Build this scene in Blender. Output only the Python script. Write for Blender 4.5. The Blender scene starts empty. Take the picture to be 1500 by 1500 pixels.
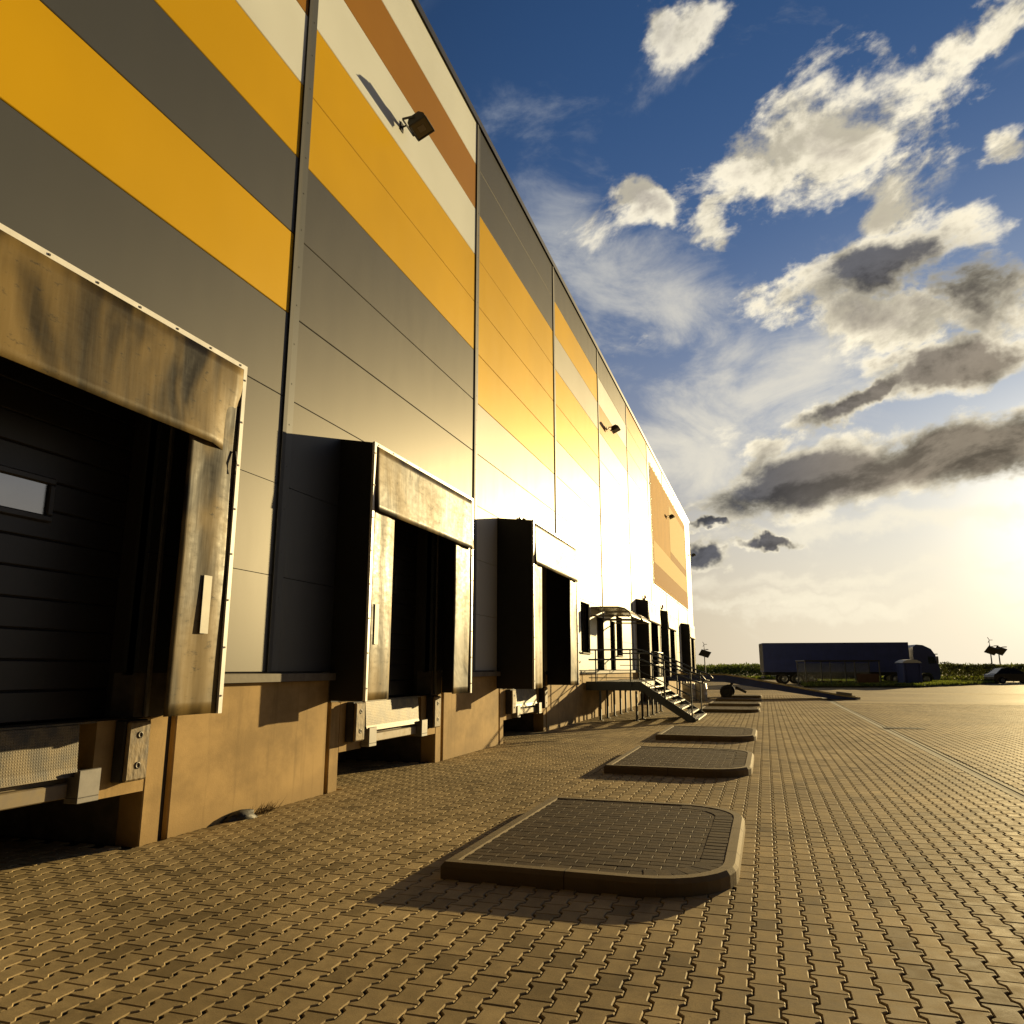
import bpy, bmesh, math, random
import numpy as np
from mathutils import Vector, Matrix
R = math.radians
random.seed(7); rng = np.random.default_rng(7)
scene = bpy.context.scene
COL = scene.collection

SUN_AZ, SUN_EL = 20.5, 8.6        # degrees; azimuth measured from +Y towards +X
W = -5.08                         # x of the facade
BAY0, BAY = 7.08, 6.07            # first visible joint, bay width
Z0, PH, NP = 1.42, 1.035, 11      # foot of cladding, panel height, panel count
Y_END = 60.3
ROOF = Z0 + PH * NP

# ------------------------------------------------------------------ helpers
def tag(o, label=None, cat=None, group=None, kind=None):
    if label: o['label'] = label
    if cat: o['category'] = cat
    if group: o['group'] = group
    if kind: o['kind'] = kind
    return o

def empty(name, loc=(0, 0, 0), rz=0.0, **k):
    o = bpy.data.objects.new(name, None); COL.objects.link(o)
    o.location = loc; o.rotation_euler = (0, 0, rz); o.empty_display_size = .2
    return tag(o, **k)

def children(o):
    return [c for c in COL.objects if c.parent == o]

def copy_tree(o, parent=None):
    c = o.copy(); COL.objects.link(c)
    if parent is not None: c.parent = parent
    for ch in children(o): copy_tree(ch, c)
    return c

class MB:
    def __init__(s): s.v = []; s.f = []; s.m = []; s.sm = []
    def add(s, vs, fs, mi=0, smooth=False):
        b = len(s.v); s.v += [tuple(p) for p in vs]
        for f in fs:
            s.f.append(tuple(b + i for i in f)); s.m.append(mi); s.sm.append(smooth)
        return s
    def box(s, x0, x1, y0, y1, z0, z1, mi=0):
        return s.add([(x0,y0,z0),(x1,y0,z0),(x1,y1,z0),(x0,y1,z0),(x0,y0,z1),(x1,y0,z1),(x1,y1,z1),(x0,y1,z1)],
              [(0,3,2,1),(4,5,6,7),(0,1,5,4),(1,2,6,5),(2,3,7,6),(3,0,4,7)], mi)
    def bbox(s, x0, x1, y0, y1, z0, z1, c=.01, mi=0):
        """box with chamfered edges"""
        bm = bmesh.new()
        mat = Matrix.Translation(((x0+x1)/2, (y0+y1)/2, (z0+z1)/2)) @ Matrix.Diagonal((x1-x0, y1-y0, z1-z0, 1))
        bmesh.ops.create_cube(bm, size=1, matrix=mat)
        bmesh.ops.bevel(bm, geom=bm.edges[:], offset=c, segments=1, affect='EDGES', profile=.5)
        bm.verts.index_update()
        s.add([v.co[:] for v in bm.verts], [[v.index for v in f.verts] for f in bm.faces], mi)
        bm.free(); return s
    def obox(s, mat, sx, sy, sz, mi=0):
        p = [(-1,-1,-1),(1,-1,-1),(1,1,-1),(-1,1,-1),(-1,-1,1),(1,-1,1),(1,1,1),(-1,1,1)]
        vs = [mat @ Vector((a*sx/2, b*sy/2, c*sz/2)) for a, b, c in p]
        return s.add(vs, [(0,3,2,1),(4,5,6,7),(0,1,5,4),(1,2,6,5),(2,3,7,6),(3,0,4,7)], mi)
    def bar(s, a, b, w, h, mi=0, up=(0, 0, 1)):
        a, b = Vector(a), Vector(b); d = b - a; L = d.length; d.normalize()
        u = Vector(up); side = d.cross(u)
        if side.length < 1e-4: side = d.cross(Vector((1, 0, 0)))
        side.normalize(); u = side.cross(d)
        m = Matrix((d, side, u)).transposed().to_4x4(); m.translation = (a + b) / 2
        return s.obox(m, L, w, h, mi)
    def tube(s, pts, r, n=8, mi=0, cap=True):
        pts = [Vector(p) for p in pts]; k = len(pts); vs = []; fs = []
        for i, p in enumerate(pts):
            d = (pts[min(i+1, k-1)] - pts[max(i-1, 0)]).normalized()
            a = d.cross(Vector((0, 0, 1)))
            if a.length < .05: a = d.cross(Vector((1, 0, 0)))
            a.normalize(); b = d.cross(a)
            rr = r[i] if isinstance(r, (list, tuple)) else r
            for j in range(n):
                t = 2*math.pi*j/n
                vs.append(p + a*(rr*math.cos(t)) + b*(rr*math.sin(t)))
        for i in range(k-1):
            for j in range(n):
                fs.append((i*n+j, i*n+(j+1) % n, (i+1)*n+(j+1) % n, (i+1)*n+j))
        s.add(vs, fs, mi, True)
        if cap:
            s.add(vs[:n], [tuple(reversed(range(n)))], mi); s.add(vs[-n:], [tuple(range(n))], mi)
        return s
    def prism(s, prof, axis, a, b, mi=0, smooth=False):
        """profile of 2-D points swept along axis ('x','y','z') from a to b"""
        def P(u, v, t): return {'x': (t, u, v), 'y': (u, t, v), 'z': (u, v, t)}[axis]
        n = len(prof)
        vs = [P(u, v, a) for u, v in prof] + [P(u, v, b) for u, v in prof]
        s.add(vs, [(i, (i+1) % n, n+(i+1) % n, n+i) for i in range(n)], mi, smooth)
        s.add(vs, [tuple(reversed(range(n))), tuple(range(n, 2*n))], mi)
        return s
    def lathe(s, prof, c=(0, 0, 0), n=24, mi=0, axis='z'):
        vs = []; fs = []; k = len(prof)
        for r, z in prof:
            for j in range(n):
                t = 2*math.pi*j/n; p = (r*math.cos(t), r*math.sin(t), z)
                if axis == 'y': p = (p[0], p[2], p[1])
                if axis == 'x': p = (p[2], p[0], p[1])
                vs.append((p[0]+c[0], p[1]+c[1], p[2]+c[2]))
        for i in range(k-1):
            for j in range(n): fs.append((i*n+j, i*n+(j+1) % n, (i+1)*n+(j+1) % n, (i+1)*n+j))
        return s.add(vs, fs, mi, True)
    def build(s, name, mats, parent=None, fix=True, **k):
        me = bpy.data.meshes.new(name); me.from_pydata(s.v, [], s.f)
        for m in (mats if isinstance(mats, (list, tuple)) else [mats]): me.materials.append(m)
        me.polygons.foreach_set('material_index', s.m)
        me.polygons.foreach_set('use_smooth', s.sm)
        if fix:
            bm = bmesh.new(); bm.from_mesh(me)
            bmesh.ops.recalc_face_normals(bm, faces=bm.faces[:]); bm.to_mesh(me); bm.free()
        me.update()
        o = bpy.data.objects.new(name, me); COL.objects.link(o)
        if parent is not None: o.parent = parent
        return tag(o, **k)

# ------------------------------------------------------------------ materials
def newmat(name):
    m = bpy.data.materials.new(name); m.use_nodes = True
    nt = m.node_tree; return m, nt, nt.nodes['Principled BSDF']

def mat(name, col, rough=.6, metal=0., var=.0, vscale=6., bump=0., bscale=80., stretch=(1, 1, 1), spec=.5, col2=None, rvar=0., trans=0.):
    m, nt, b = newmat(name)
    b.inputs['Roughness'].default_value = rough; b.inputs['Metallic'].default_value = metal
    b.inputs['Specular IOR Level'].default_value = spec
    b.inputs['Base Color'].default_value = (*col, 1)
    if trans: b.inputs['Transmission Weight'].default_value = trans
    if var or bump or rvar:
        tc = nt.nodes.new('ShaderNodeTexCoord'); mp = nt.nodes.new('ShaderNodeMapping')
        mp.inputs['Scale'].default_value = stretch
        nt.links.new(tc.outputs['Object'], mp.inputs['Vector'])
    if var or rvar:
        n = nt.nodes.new('ShaderNodeTexNoise'); n.inputs['Scale'].default_value = vscale
        n.inputs['Detail'].default_value = 7; n.inputs['Roughness'].default_value = .65
        nt.links.new(mp.outputs[0], n.inputs['Vector'])
        r = nt.nodes.new('ShaderNodeMapRange'); r.inputs['From Min'].default_value = .32; r.inputs['From Max'].default_value = .68
        nt.links.new(n.outputs['Fac'], r.inputs['Value'])
    if var:
        mx = nt.nodes.new('ShaderNodeMix'); mx.data_type = 'RGBA'
        c2 = col2 or tuple(c*(1-var) for c in col)
        mx.inputs['A'].default_value = (*c2, 1); mx.inputs['B'].default_value = (*(tuple(min(1, c*(1+var*.5)) for c in col) if not col2 else col), 1)
        nt.links.new(r.outputs[0], mx.inputs['Factor']); nt.links.new(mx.outputs['Result'], b.inputs['Base Color'])
    if rvar:
        rr = nt.nodes.new('ShaderNodeMapRange'); rr.inputs['To Min'].default_value = rough-rvar; rr.inputs['To Max'].default_value = rough+rvar
        nt.links.new(r.outputs[0], rr.inputs['Value']); nt.links.new(rr.outputs[0], b.inputs['Roughness'])
    if bump:
        n2 = nt.nodes.new('ShaderNodeTexNoise'); n2.inputs['Scale'].default_value = bscale; n2.inputs['Detail'].default_value = 5
        nt.links.new(mp.outputs[0], n2.inputs['Vector'])
        bp = nt.nodes.new('ShaderNodeBump'); bp.inputs['Strength'].default_value = bump; bp.inputs['Distance'].default_value = .01
        nt.links.new(n2.outputs['Fac'], bp.inputs['Height']); nt.links.new(bp.outputs[0], b.inputs['Normal'])
    return m

class G:
    """tiny expression builder for node trees"""
    def __init__(s, nt): s.nt = nt
    def _in(s, sock, v):
        if isinstance(v, (int, float)): sock.default_value = v
        elif isinstance(v, (tuple, list)): sock.default_value = v
        else: s.nt.links.new(v, sock)
    def m(s, op, a, b=0., c=0., clamp=False):
        n = s.nt.nodes.new('ShaderNodeMath'); n.operation = op; n.use_clamp = clamp
        s._in(n.inputs[0], a); s._in(n.inputs[1], b); s._in(n.inputs[2], c); return n.outputs[0]
    def add(s, a, b): return s.m('ADD', a, b)
    def sub(s, a, b): return s.m('SUBTRACT', a, b)
    def mul(s, a, b): return s.m('MULTIPLY', a, b)
    def div(s, a, b): return s.m('DIVIDE', a, b)
    def mx(s, a, b): return s.m('MAXIMUM', a, b)
    def pw(s, a, b): return s.m('POWER', a, b)
    def dot(s, a, v):
        n = s.nt.nodes.new('ShaderNodeVectorMath'); n.operation = 'DOT_PRODUCT'
        s._in(n.inputs[0], a); s._in(n.inputs[1], v); return n.outputs['Value']
    def vadd(s, a, v):
        n = s.nt.nodes.new('ShaderNodeVectorMath'); n.operation = 'ADD'
        s._in(n.inputs[0], a); s._in(n.inputs[1], v); return n.outputs[0]
    def vmul(s, a, v):
        n = s.nt.nodes.new('ShaderNodeVectorMath'); n.operation = 'MULTIPLY'
        s._in(n.inputs[0], a); s._in(n.inputs[1], v); return n.outputs[0]
    def step(s, v, lo, hi, smooth=True, t0=0., t1=1.):
        n = s.nt.nodes.new('ShaderNodeMapRange'); n.interpolation_type = 'SMOOTHSTEP' if smooth else 'LINEAR'
        s._in(n.inputs['Value'], v); s._in(n.inputs['From Min'], lo); s._in(n.inputs['From Max'], hi)
        s._in(n.inputs['To Min'], t0); s._in(n.inputs['To Max'], t1); return n.outputs[0]
    def noise(s, v, scale, detail=6, rough=.6, dist=0.):
        n = s.nt.nodes.new('ShaderNodeTexNoise'); s._in(n.inputs['Vector'], v)
        n.inputs['Scale'].default_value = scale; n.inputs['Detail'].default_value = detail
        n.inputs['Roughness'].default_value = rough; n.inputs['Distortion'].default_value = dist
        return n.outputs['Fac']
    def mixc(s, f, a, b):
        n = s.nt.nodes.new('ShaderNodeMix'); n.data_type = 'RGBA'
        s._in(n.inputs['Factor'], f)
        for nm, v in (('A', a), ('B', b)):
            s._in(n.inputs[nm], (*v, 1) if isinstance(v, tuple) and len(v) == 3 else v)
        return n.outputs['Result']
    def scale(s, c, f):
        n = s.nt.nodes.new('ShaderNodeVectorMath'); n.operation = 'SCALE'
        s._in(n.inputs[0], c); s._in(n.inputs['Scale'], f); return n.outputs[0]

def dull(nt, b, f):
    """weathered surface: part of it has lost its gloss altogether"""
    df = nt.nodes.new('ShaderNodeBsdfDiffuse'); mx = nt.nodes.new('ShaderNodeMixShader'); mx.inputs[0].default_value = f
    src = b.inputs['Base Color'].links[0].from_socket
    nt.links.new(src, df.inputs['Color'])
    if b.inputs['Normal'].links: nt.links.new(b.inputs['Normal'].links[0].from_socket, df.inputs['Normal'])
    nt.links.new(b.outputs[0], mx.inputs[1]); nt.links.new(df.outputs[0], mx.inputs[2])
    nt.links.new(mx.outputs[0], nt.nodes['Material Output'].inputs['Surface'])

def sheen(nt, b, f, rough, tint=(1, .93, .78)):
    """broad satin lobe of coil-coated steel under the sharper gloss"""
    gl = nt.nodes.new('ShaderNodeBsdfGlossy'); gl.inputs['Roughness'].default_value = rough; gl.inputs['Color'].default_value = (*tint, 1)
    mx = nt.nodes.new('ShaderNodeMixShader'); mx.inputs[0].default_value = f
    df = nt.nodes.new('ShaderNodeBsdfDiffuse'); nt.links.new(b.inputs['Base Color'].links[0].from_socket, df.inputs['Color'])
    m0 = nt.nodes.new('ShaderNodeMixShader'); m0.inputs[0].default_value = .56
    nt.links.new(b.outputs[0], m0.inputs[1]); nt.links.new(df.outputs[0], m0.inputs[2])
    nt.links.new(m0.outputs[0], mx.inputs[1]); nt.links.new(gl.outputs[0], mx.inputs[2])
    nt.links.new(mx.outputs[0], nt.nodes['Material Output'].inputs['Surface'])

def paint_mat(name, col, rough=.42, f=.022, tint=(1, .93, .78)):
    """coated steel cladding: even paint, faint dust streaks in the gloss"""
    m, nt, b = newmat(name); g = G(nt)
    tc = nt.nodes.new('ShaderNodeTexCoord').outputs['Object']
    n = g.noise(g.vmul(tc, (1, .9, .25)), 3.0, 6, .6)
    n2 = g.noise(tc, .35, 3, .5)
    b.inputs['Base Color'].default_value = (*col, 1); b.inputs['Specular IOR Level'].default_value = .28
    c = g.scale((*col,), g.step(n2, .3, .7, True, .92, 1.06))
    nt.links.new(c, b.inputs['Base Color'])
    nt.links.new(g.step(n, .3, .7, True, rough+.02, rough+.065), b.inputs['Roughness'])
    sheen(nt, b, f, .54, tint)
    return m

def curtain_mat():
    m, nt, b = newmat('dock curtain rubber'); g = G(nt)
    tc = nt.nodes.new('ShaderNodeTexCoord').outputs['Object']
    oi = nt.nodes.new('ShaderNodeObjectInfo').outputs['Random']
    off = nt.nodes.new('ShaderNodeCombineXYZ'); nt.links.new(g.mul(oi, 37.), off.inputs[0]); nt.links.new(g.mul(oi, 11.), off.inputs[1])
    p = g.vadd(tc, off.outputs[0])
    big = g.noise(g.vmul(p, (1, 1.2, .8)), 1.15, 3, .5, .5)
    streak = g.noise(g.vmul(p, (1, 4.0, .45)), 1.7, 4, .5)
    scuff = g.noise(g.vmul(p, (1, 3.0, 7.0)), 2.6, 6, .7)
    f = g.step(g.add(g.mul(big, .80), g.mul(streak, .20)), .40, .64)
    c = g.mixc(f, (.013, .010, .005), (.200, .138, .050))
    c = g.mixc(g.mul(g.step(scuff, .56, .72), .75), c, (.012, .011, .010))
    nt.links.new(c, b.inputs['Base Color'])
    nt.links.new(g.step(g.add(g.mul(big, .5), g.mul(scuff, .5)), .3, .7, True, .36, .58), b.inputs['Roughness']); b.inputs['Specular IOR Level'].default_value = .3; dull(nt, b, .5)
    bp = nt.nodes.new('ShaderNodeBump'); bp.inputs['Strength'].default_value = .5; bp.inputs['Distance'].default_value = .035
    nt.links.new(g.add(big, g.mul(streak, .25)), bp.inputs['Height']); nt.links.new(bp.outputs[0], b.inputs['Normal'])
    return m

def concrete_mat(name, col, seed=0.):
    m, nt, b = newmat(name); g = G(nt)
    tc = nt.nodes.new('ShaderNodeTexCoord').outputs['Object']
    p = g.vadd(tc, (seed, seed*2, 0))
    cl = g.noise(g.vmul(p, (1, .9, 1.2)), 1.6, 7, .62)
    st = g.noise(g.vmul(p, (1, 5., .45)), 1.6, 5, .6)
    fine = g.noise(p, 60, 5, .7)
    z = nt.nodes.new('ShaderNodeSeparateXYZ'); nt.links.new(tc, z.inputs[0])
    damp = g.mul(g.step(z.outputs['Z'], .0, .28, True, 1., 0.), g.step(cl, .35, .62))
    c = g.mixc(g.step(cl, .32, .68), tuple(v*.70 for v in col), tuple(v*1.10 for v in col))
    c = g.mixc(g.mul(g.step(st, .52, .70), .45), c, tuple(v*.55 for v in col))
    c = g.mixc(g.mul(damp, .45), c, tuple(v*.5 for v in col))
    c = g.mixc(g.mul(g.step(fine, .6, .75), .25), c, tuple(v*.6 for v in col))
    nt.links.new(c, b.inputs['Base Color']); b.inputs['Roughness'].default_value = .85; b.inputs['Specular IOR Level'].default_value = .15
    bp = nt.nodes.new('ShaderNodeBump'); bp.inputs['Strength'].default_value = .25; bp.inputs['Distance'].default_value = .006
    nt.links.new(g.add(fine, g.mul(cl, 2.)), bp.inputs['Height']); nt.links.new(bp.outputs[0], b.inputs['Normal'])
    return m

def paver_mat(name, ca, cb, rough=.72, stain=True):
    m, nt, b = newmat(name); g = G(nt); b.inputs['Specular IOR Level'].default_value = .2
    at = nt.nodes.new('ShaderNodeAttribute'); at.attribute_name = 'tone'
    tc = nt.nodes.new('ShaderNodeTexCoord').outputs['Object']
    fine = g.noise(tc, 140, 4, .7); mid = g.noise(tc, 9, 5, .6); big = g.noise(tc, .55, 5, .6)
    c = g.mixc(at.outputs['Fac'], ca, cb)
    c = g.scale(c, g.step(fine, .25, .75, True, .82, 1.16))
    c = g.scale(c, g.step(mid, .3, .7, True, .86, 1.10))
    if stain:
        c = g.scale(c, g.step(big, .35, .68, True, .74, 1.08))
        tr = g.noise(g.vmul(tc, (2.2, .22, 1)), 1.3, 5, .6)          # tyre dust drawn along the dock lane
        c = g.mixc(g.mul(g.step(tr, .56, .74), .38), c, (.52, .40, .20))
        oil = g.noise(g.vmul(tc, (1, .7, 1)), .85, 5, .65, .8)
        c = g.scale(c, g.step(oil, .60, .72, True, 1., .72))
        c = g.scale(c, g.step(at.outputs['Fac'], .0, .04, True, .78, 1.))
    nt.links.new(c, b.inputs['Base Color'])
    nt.links.new(g.step(mid, .3, .7, True, rough-.08, rough+.1), b.inputs['Roughness'])
    bp = nt.nodes.new('ShaderNodeBump'); bp.inputs['Strength'].default_value = .35; bp.inputs['Distance'].default_value = .003
    nt.links.new(g.add(fine, mid), bp.inputs['Height']); nt.links.new(bp.outputs[0], b.inputs['Normal'])
    dull(nt, b, .45)
    return m

def yard_mat():
    """far paving: same blocks drawn as a joint pattern, with tyre-dark and dusty bands"""
    m, nt, b = newmat('yard paving'); g = G(nt); b.inputs['Specular IOR Level'].default_value = .12
    tc = nt.nodes.new('ShaderNodeTexCoord').outputs['Object']
    br = nt.nodes.new('ShaderNodeTexBrick'); nt.links.new(tc, br.inputs['Vector'])
    br.inputs['Scale'].default_value = 1; br.inputs['Brick Width'].default_value = .28; br.inputs['Row Height'].default_value = .20
    br.inputs['Mortar Size'].default_value = .009; br.inputs['Mortar Smooth'].default_value = .3; br.inputs['Bias'].default_value = 0
    br.inputs['Color1'].default_value = (.27, .203, .10, 1); br.inputs['Color2'].default_value = (.35, .263, .134, 1); br.inputs['Mortar'].default_value = (.10, .085, .065, 1)
    big = g.noise(g.vmul(tc, (.35, 1, 1)), .22, 6, .62, .4); mid = g.noise(tc, 2.2, 5, .6)
    c = g.scale(br.outputs['Color'], g.step(big, .33, .66, True, .72, 1.12))
    c = g.scale(c, g.step(mid, .3, .7, True, .9, 1.08))
    nt.links.new(c, b.inputs['Base Color']); nt.links.new(g.step(big, .3, .7, True, .6, .8), b.inputs['Roughness'])
    bp = nt.nodes.new('ShaderNodeBump'); bp.inputs['Strength'].default_value = .4; bp.inputs['Distance'].default_value = .004; bp.invert = True
    nt.links.new(br.outputs['Fac'], bp.inputs['Height']); nt.links.new(bp.outputs[0], b.inputs['Normal'])
    dull(nt, b, .4)
    return m

M = {}
M['grey'] = paint_mat('anthracite cladding', (.036, .041, .050), .40, .034)
M['orange'] = paint_mat('orange cladding', (.49, .284, .002), .40, .04, (1, .73, .06))
M['white'] = paint_mat('cream white cladding', (.58, .61, .60), .40)
M['brown'] = paint_mat('copper brown cladding', (.25, .12, .014), .40, .04, (1, .55, .2))
M['pale'] = paint_mat('pale grey cladding', (.42, .41, .37), .40)
M['seam'] = mat('cladding seam', (.03, .03, .03), .7)
M['flash'] = mat('joint flashing', (.07, .073, .072), .5, spec=.25)
M['cap'] = mat('roof edge cap', (.03, .03, .032), .45)
M['ledge'] = mat('drip ledge metal', (.15, .13, .10), .7, var=.3, spec=.2)
M['concrete'] = concrete_mat('plinth concrete', (.375, .255, .112))
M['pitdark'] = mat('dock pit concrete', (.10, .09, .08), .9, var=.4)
M['black'] = mat('shelter fabric', (.008, .0075, .007), .75, var=.3, vscale=3)
M['alu'] = mat('white frame angle', (.80, .79, .75), .35, var=.15, vscale=4)
M['bolt'] = mat('dark bolt heads', (.05, .045, .04), .5, .6)
M['curtain'] = curtain_mat()
M['sticker'] = mat('pale guide strip', (.42, .40, .33), .55, var=.2)
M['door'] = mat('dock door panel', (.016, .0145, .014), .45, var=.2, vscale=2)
M['rubber'] = mat('black rubber', (.022, .021, .020), .65, var=.4, vscale=9, bump=.3, bscale=40)
M['bumper'] = mat('scuffed bumper face', (.30, .21, .09), .7, var=.5, vscale=14, stretch=(1, 1, .5), bump=.8, bscale=25, col2=(.07, .055, .04))
M['lip'] = mat('worn steel lip', (.20, .15, .075), .6, .1, var=.5, vscale=7, col2=(.12, .09, .06), rvar=.12)
M['galv'] = mat('galvanised steel', (.18, .17, .16), .55, .2, var=.25, vscale=10, rvar=.1)
M['steel'] = mat('grey painted steel', (.050, .062, .080), .5, .0, var=.2, vscale=6)
M['tread'] = mat('grating tread', (.04, .04, .04), .6, .0)
M['nosing'] = mat('tread nosing', (.6, .58, .54), .4, .5)
M['glass'] = mat('reflective glass', (.03, .035, .04), .06, 0, spec=.8)
M['glass'].node_tree.nodes['Principled BSDF'].inputs['IOR'].default_value = 2.6
M['lens'] = mat('floodlight lens', (.10, .085, .05), .12)
M['lampbody'] = mat('floodlight housing', (.016, .015, .014), .6, 0)
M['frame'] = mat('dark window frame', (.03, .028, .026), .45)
M['whiteframe'] = mat('pale door leaf', (.55, .53, .48), .45)
M['canopy'] = mat('amber canopy sheet', (.62, .50, .26), .25, trans=.35)
M['canopyframe'] = mat('canopy frame', (.16, .14, .11), .4, .5)
M['kerb'] = concrete_mat('kerb concrete', (.215, .16, .085), 4.)
M['gutter'] = concrete_mat('gutter concrete', (.085, .066, .034), 2.)
M['paver'] = paver_mat('grey pavers', (.32, .240, .120), (.45, .342, .178))
M['brownpaver'] = paver_mat('brown pavers', (.060, .042, .026), (.105, .076, .045), .75, False)
M['joint'] = mat('joint sand', (.035, .028, .018), .95, var=.5, vscale=30)
M['yard'] = yard_mat()
M['iron'] = mat('cast iron', (.022, .02, .017), .9, .0, spec=.05, var=.3, vscale=20)
M['blue'] = mat('navy trailer skin', (.036, .050, .20), .5, var=.2, vscale=1.2)
M['navy'] = mat('navy cab paint', (.045, .060, .185), .4)
M['rampblue'] = mat('ramp blue paint', (.035, .06, .23), .5, var=.3, vscale=3)
M['yellow'] = mat('ramp edge steel', (.45, .36, .14), .55, var=.4, vscale=5)
M['chassis'] = mat('truck chassis', (.02, .02, .02), .6)
M['tyre'] = mat('tyre rubber', (.018, .017, .016), .8)
M['rim'] = mat('wheel rim', (.35, .34, .32), .4, .6)
M['carpaint'] = mat('dark car paint', (.02, .022, .024), .18, spec=.7)
M['silver'] = mat('pale car paint', (.55, .55, .56), .25, .3)
M['carglass'] = mat('car glass', (.02, .022, .025), .05, spec=.9)
M['toilet'] = mat('blue plastic', (.03, .05, .22), .5, var=.15)
M['toiletroof'] = mat('pale plastic roof', (.55, .58, .62), .5)
M['plastic'] = mat('cream plastic', (.62, .56, .44), .45, var=.15)
M['solar'] = mat('solar panel', (.015, .018, .03), .2)
M['wood'] = mat('brown boards', (.13, .07, .04), .7, var=.4, vscale=3, stretch=(1, 1, 8))
M['pole'] = mat('grey pole', (.12, .12, .12), .5, .5)
M['bannerO'] = mat('ochre banner sheet', (.46, .25, .05), .9, var=.15, vscale=1, spec=.1)
M['bannerB'] = mat('brown banner print', (.30, .145, .03), .9, spec=.1)
M['bannerC'] = mat('cream banner print', (.60, .46, .21), .9, spec=.1)
M['red'] = mat('red lamp glass', (.55, .05, .03), .3)
M['weed'] = mat('dry weed', (.16, .12, .06), .9)
M['soil'] = mat('field soil', (.055, .060, .022), .95, var=.4, vscale=.6)

def leaf_mat(name, a, b):
    m, nt, bs = newmat(name); g = G(nt)
    at = nt.nodes.new('ShaderNodeAttribute'); at.attribute_name = 'tone'
    nt.links.new(g.mixc(at.outputs['Fac'], a, b), bs.inputs['Base Color']); bs.inputs['Roughness'].default_value = .6
    tr = nt.nodes.new('ShaderNodeBsdfTranslucent'); nt.links.new(g.mixc(at.outputs['Fac'], a, b), tr.inputs['Color'])
    ms = nt.nodes.new('ShaderNodeMixShader'); ms.inputs[0].default_value = .45
    nt.links.new(bs.outputs[0], ms.inputs[1]); nt.links.new(tr.outputs[0], ms.inputs[2])
    nt.links.new(ms.outputs[0], nt.nodes['Material Output'].inputs['Surface'])
    return m
M['leaf'] = leaf_mat('hedge leaves', (.035, .045, .012), (.10, .105, .022))
M['grass'] = leaf_mat('verge grass', (.07, .10, .015), (.19, .22, .03))
M['crop'] = leaf_mat('field crop', (.07, .10, .02), (.17, .21, .045))

def tri_attr(me, name, vals, dom='FACE'):
    a = me.attributes.new(name, 'FLOAT', dom); a.data.foreach_set('value', np.asarray(vals, dtype=np.float32))

# ------------------------------------------------------------------ paving
HALF = [(-.0825,-.1),(.0825,-.1),(.0825,-.070),(.0575,-.045),(.0575,.045),(.0825,.070),(.0825,.1),(-.0825,.1),(-.0825,.070),(-.0575,.045),(-.0575,-.045),(-.0825,-.070)]
def inset(poly, d):
    n = len(poly); out = []
    for i in range(n):
        p0, p1, p2 = Vector(poly[i-1]), Vector(poly[i]), Vector(poly[(i+1) % n])
        e1 = (p1-p0).normalized(); e2 = (p2-p1).normalized()
        n1 = Vector((-e1.y, e1.x)); n2 = Vector((-e2.y, e2.x))
        b = (n1+n2); b = b / max(.2, b.dot(n1)) * d
        out.append((p1.x+b.x, p1.y+b.y))
    return np.array(out)

def instance_mesh(name, proto_v, proto_f, cx, cy, cz, tilt, tone, material, kind=None, ang=None):
    """one mesh of many blocks: positions, small tilts and a tone per block"""
    nv = len(proto_v); N = len(cx)
    V = np.repeat(proto_v[None], N, 0)
    V = V.copy()
    if ang is not None:
        c, s = np.cos(ang)[:, None], np.sin(ang)[:, None]
        x, y = V[:, :, 0].copy(), V[:, :, 1].copy()
        V[:, :, 0] = x*c - y*s; V[:, :, 1] = x*s + y*c
    V[:, :, 2] += tilt[:, 0:1]*V[:, :, 0] + tilt[:, 1:2]*V[:, :, 1] + cz[:, None]
    V[:, :, 0] += cx[:, None]; V[:, :, 1] += cy[:, None]
    V = V.reshape(-1, 3)
    lens = np.array([len(f) for f in proto_f]); flat = np.concatenate([np.array(f) for f in proto_f])
    loops = (flat[None] + (np.arange(N)*nv)[:, None]).ravel()
    starts_p = np.concatenate([[0], np.cumsum(lens)[:-1]])
    starts = (starts_p[None] + (np.arange(N)*len(flat))[:, None]).ravel()
    me = bpy.data.meshes.new(name)
    me.vertices.add(len(V)); me.vertices.foreach_set('co', V.ravel().astype(np.float32))
    me.loops.add(len(loops)); me.loops.foreach_set('vertex_index', loops.astype(np.int32))
    me.polygons.add(len(starts)); me.polygons.foreach_set('loop_start', starts.astype(np.int32))
    me.polygons.foreach_set('use_smooth', np.zeros(len(starts), bool))
    me.update(calc_edges=True); me.validate()
    tri_attr(me, 'tone', np.repeat(tone, len(proto_f)))
    me.materials.append(material)
    o = bpy.data.objects.new(name, me); COL.objects.link(o)
    if kind: o['kind'] = kind
    return o

def paver_proto(poly, gap=.0030, ch=.0050, drop=.0042, depth=.016):
    a = inset(poly, gap); b = inset(poly, gap+ch); n = len(poly)
    v = np.concatenate([np.c_[b, np.zeros(n)], np.c_[a, np.full(n, -drop)], np.c_[a, np.full(n, -depth)]])
    f = [tuple(range(n))]
    for k in (0, 1):
        for i in range(n):
            j = (i+1) % n; f.append((k*n+i, (k+1)*n+i, (k+1)*n+j, k*n+j))
    return v, f

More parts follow.
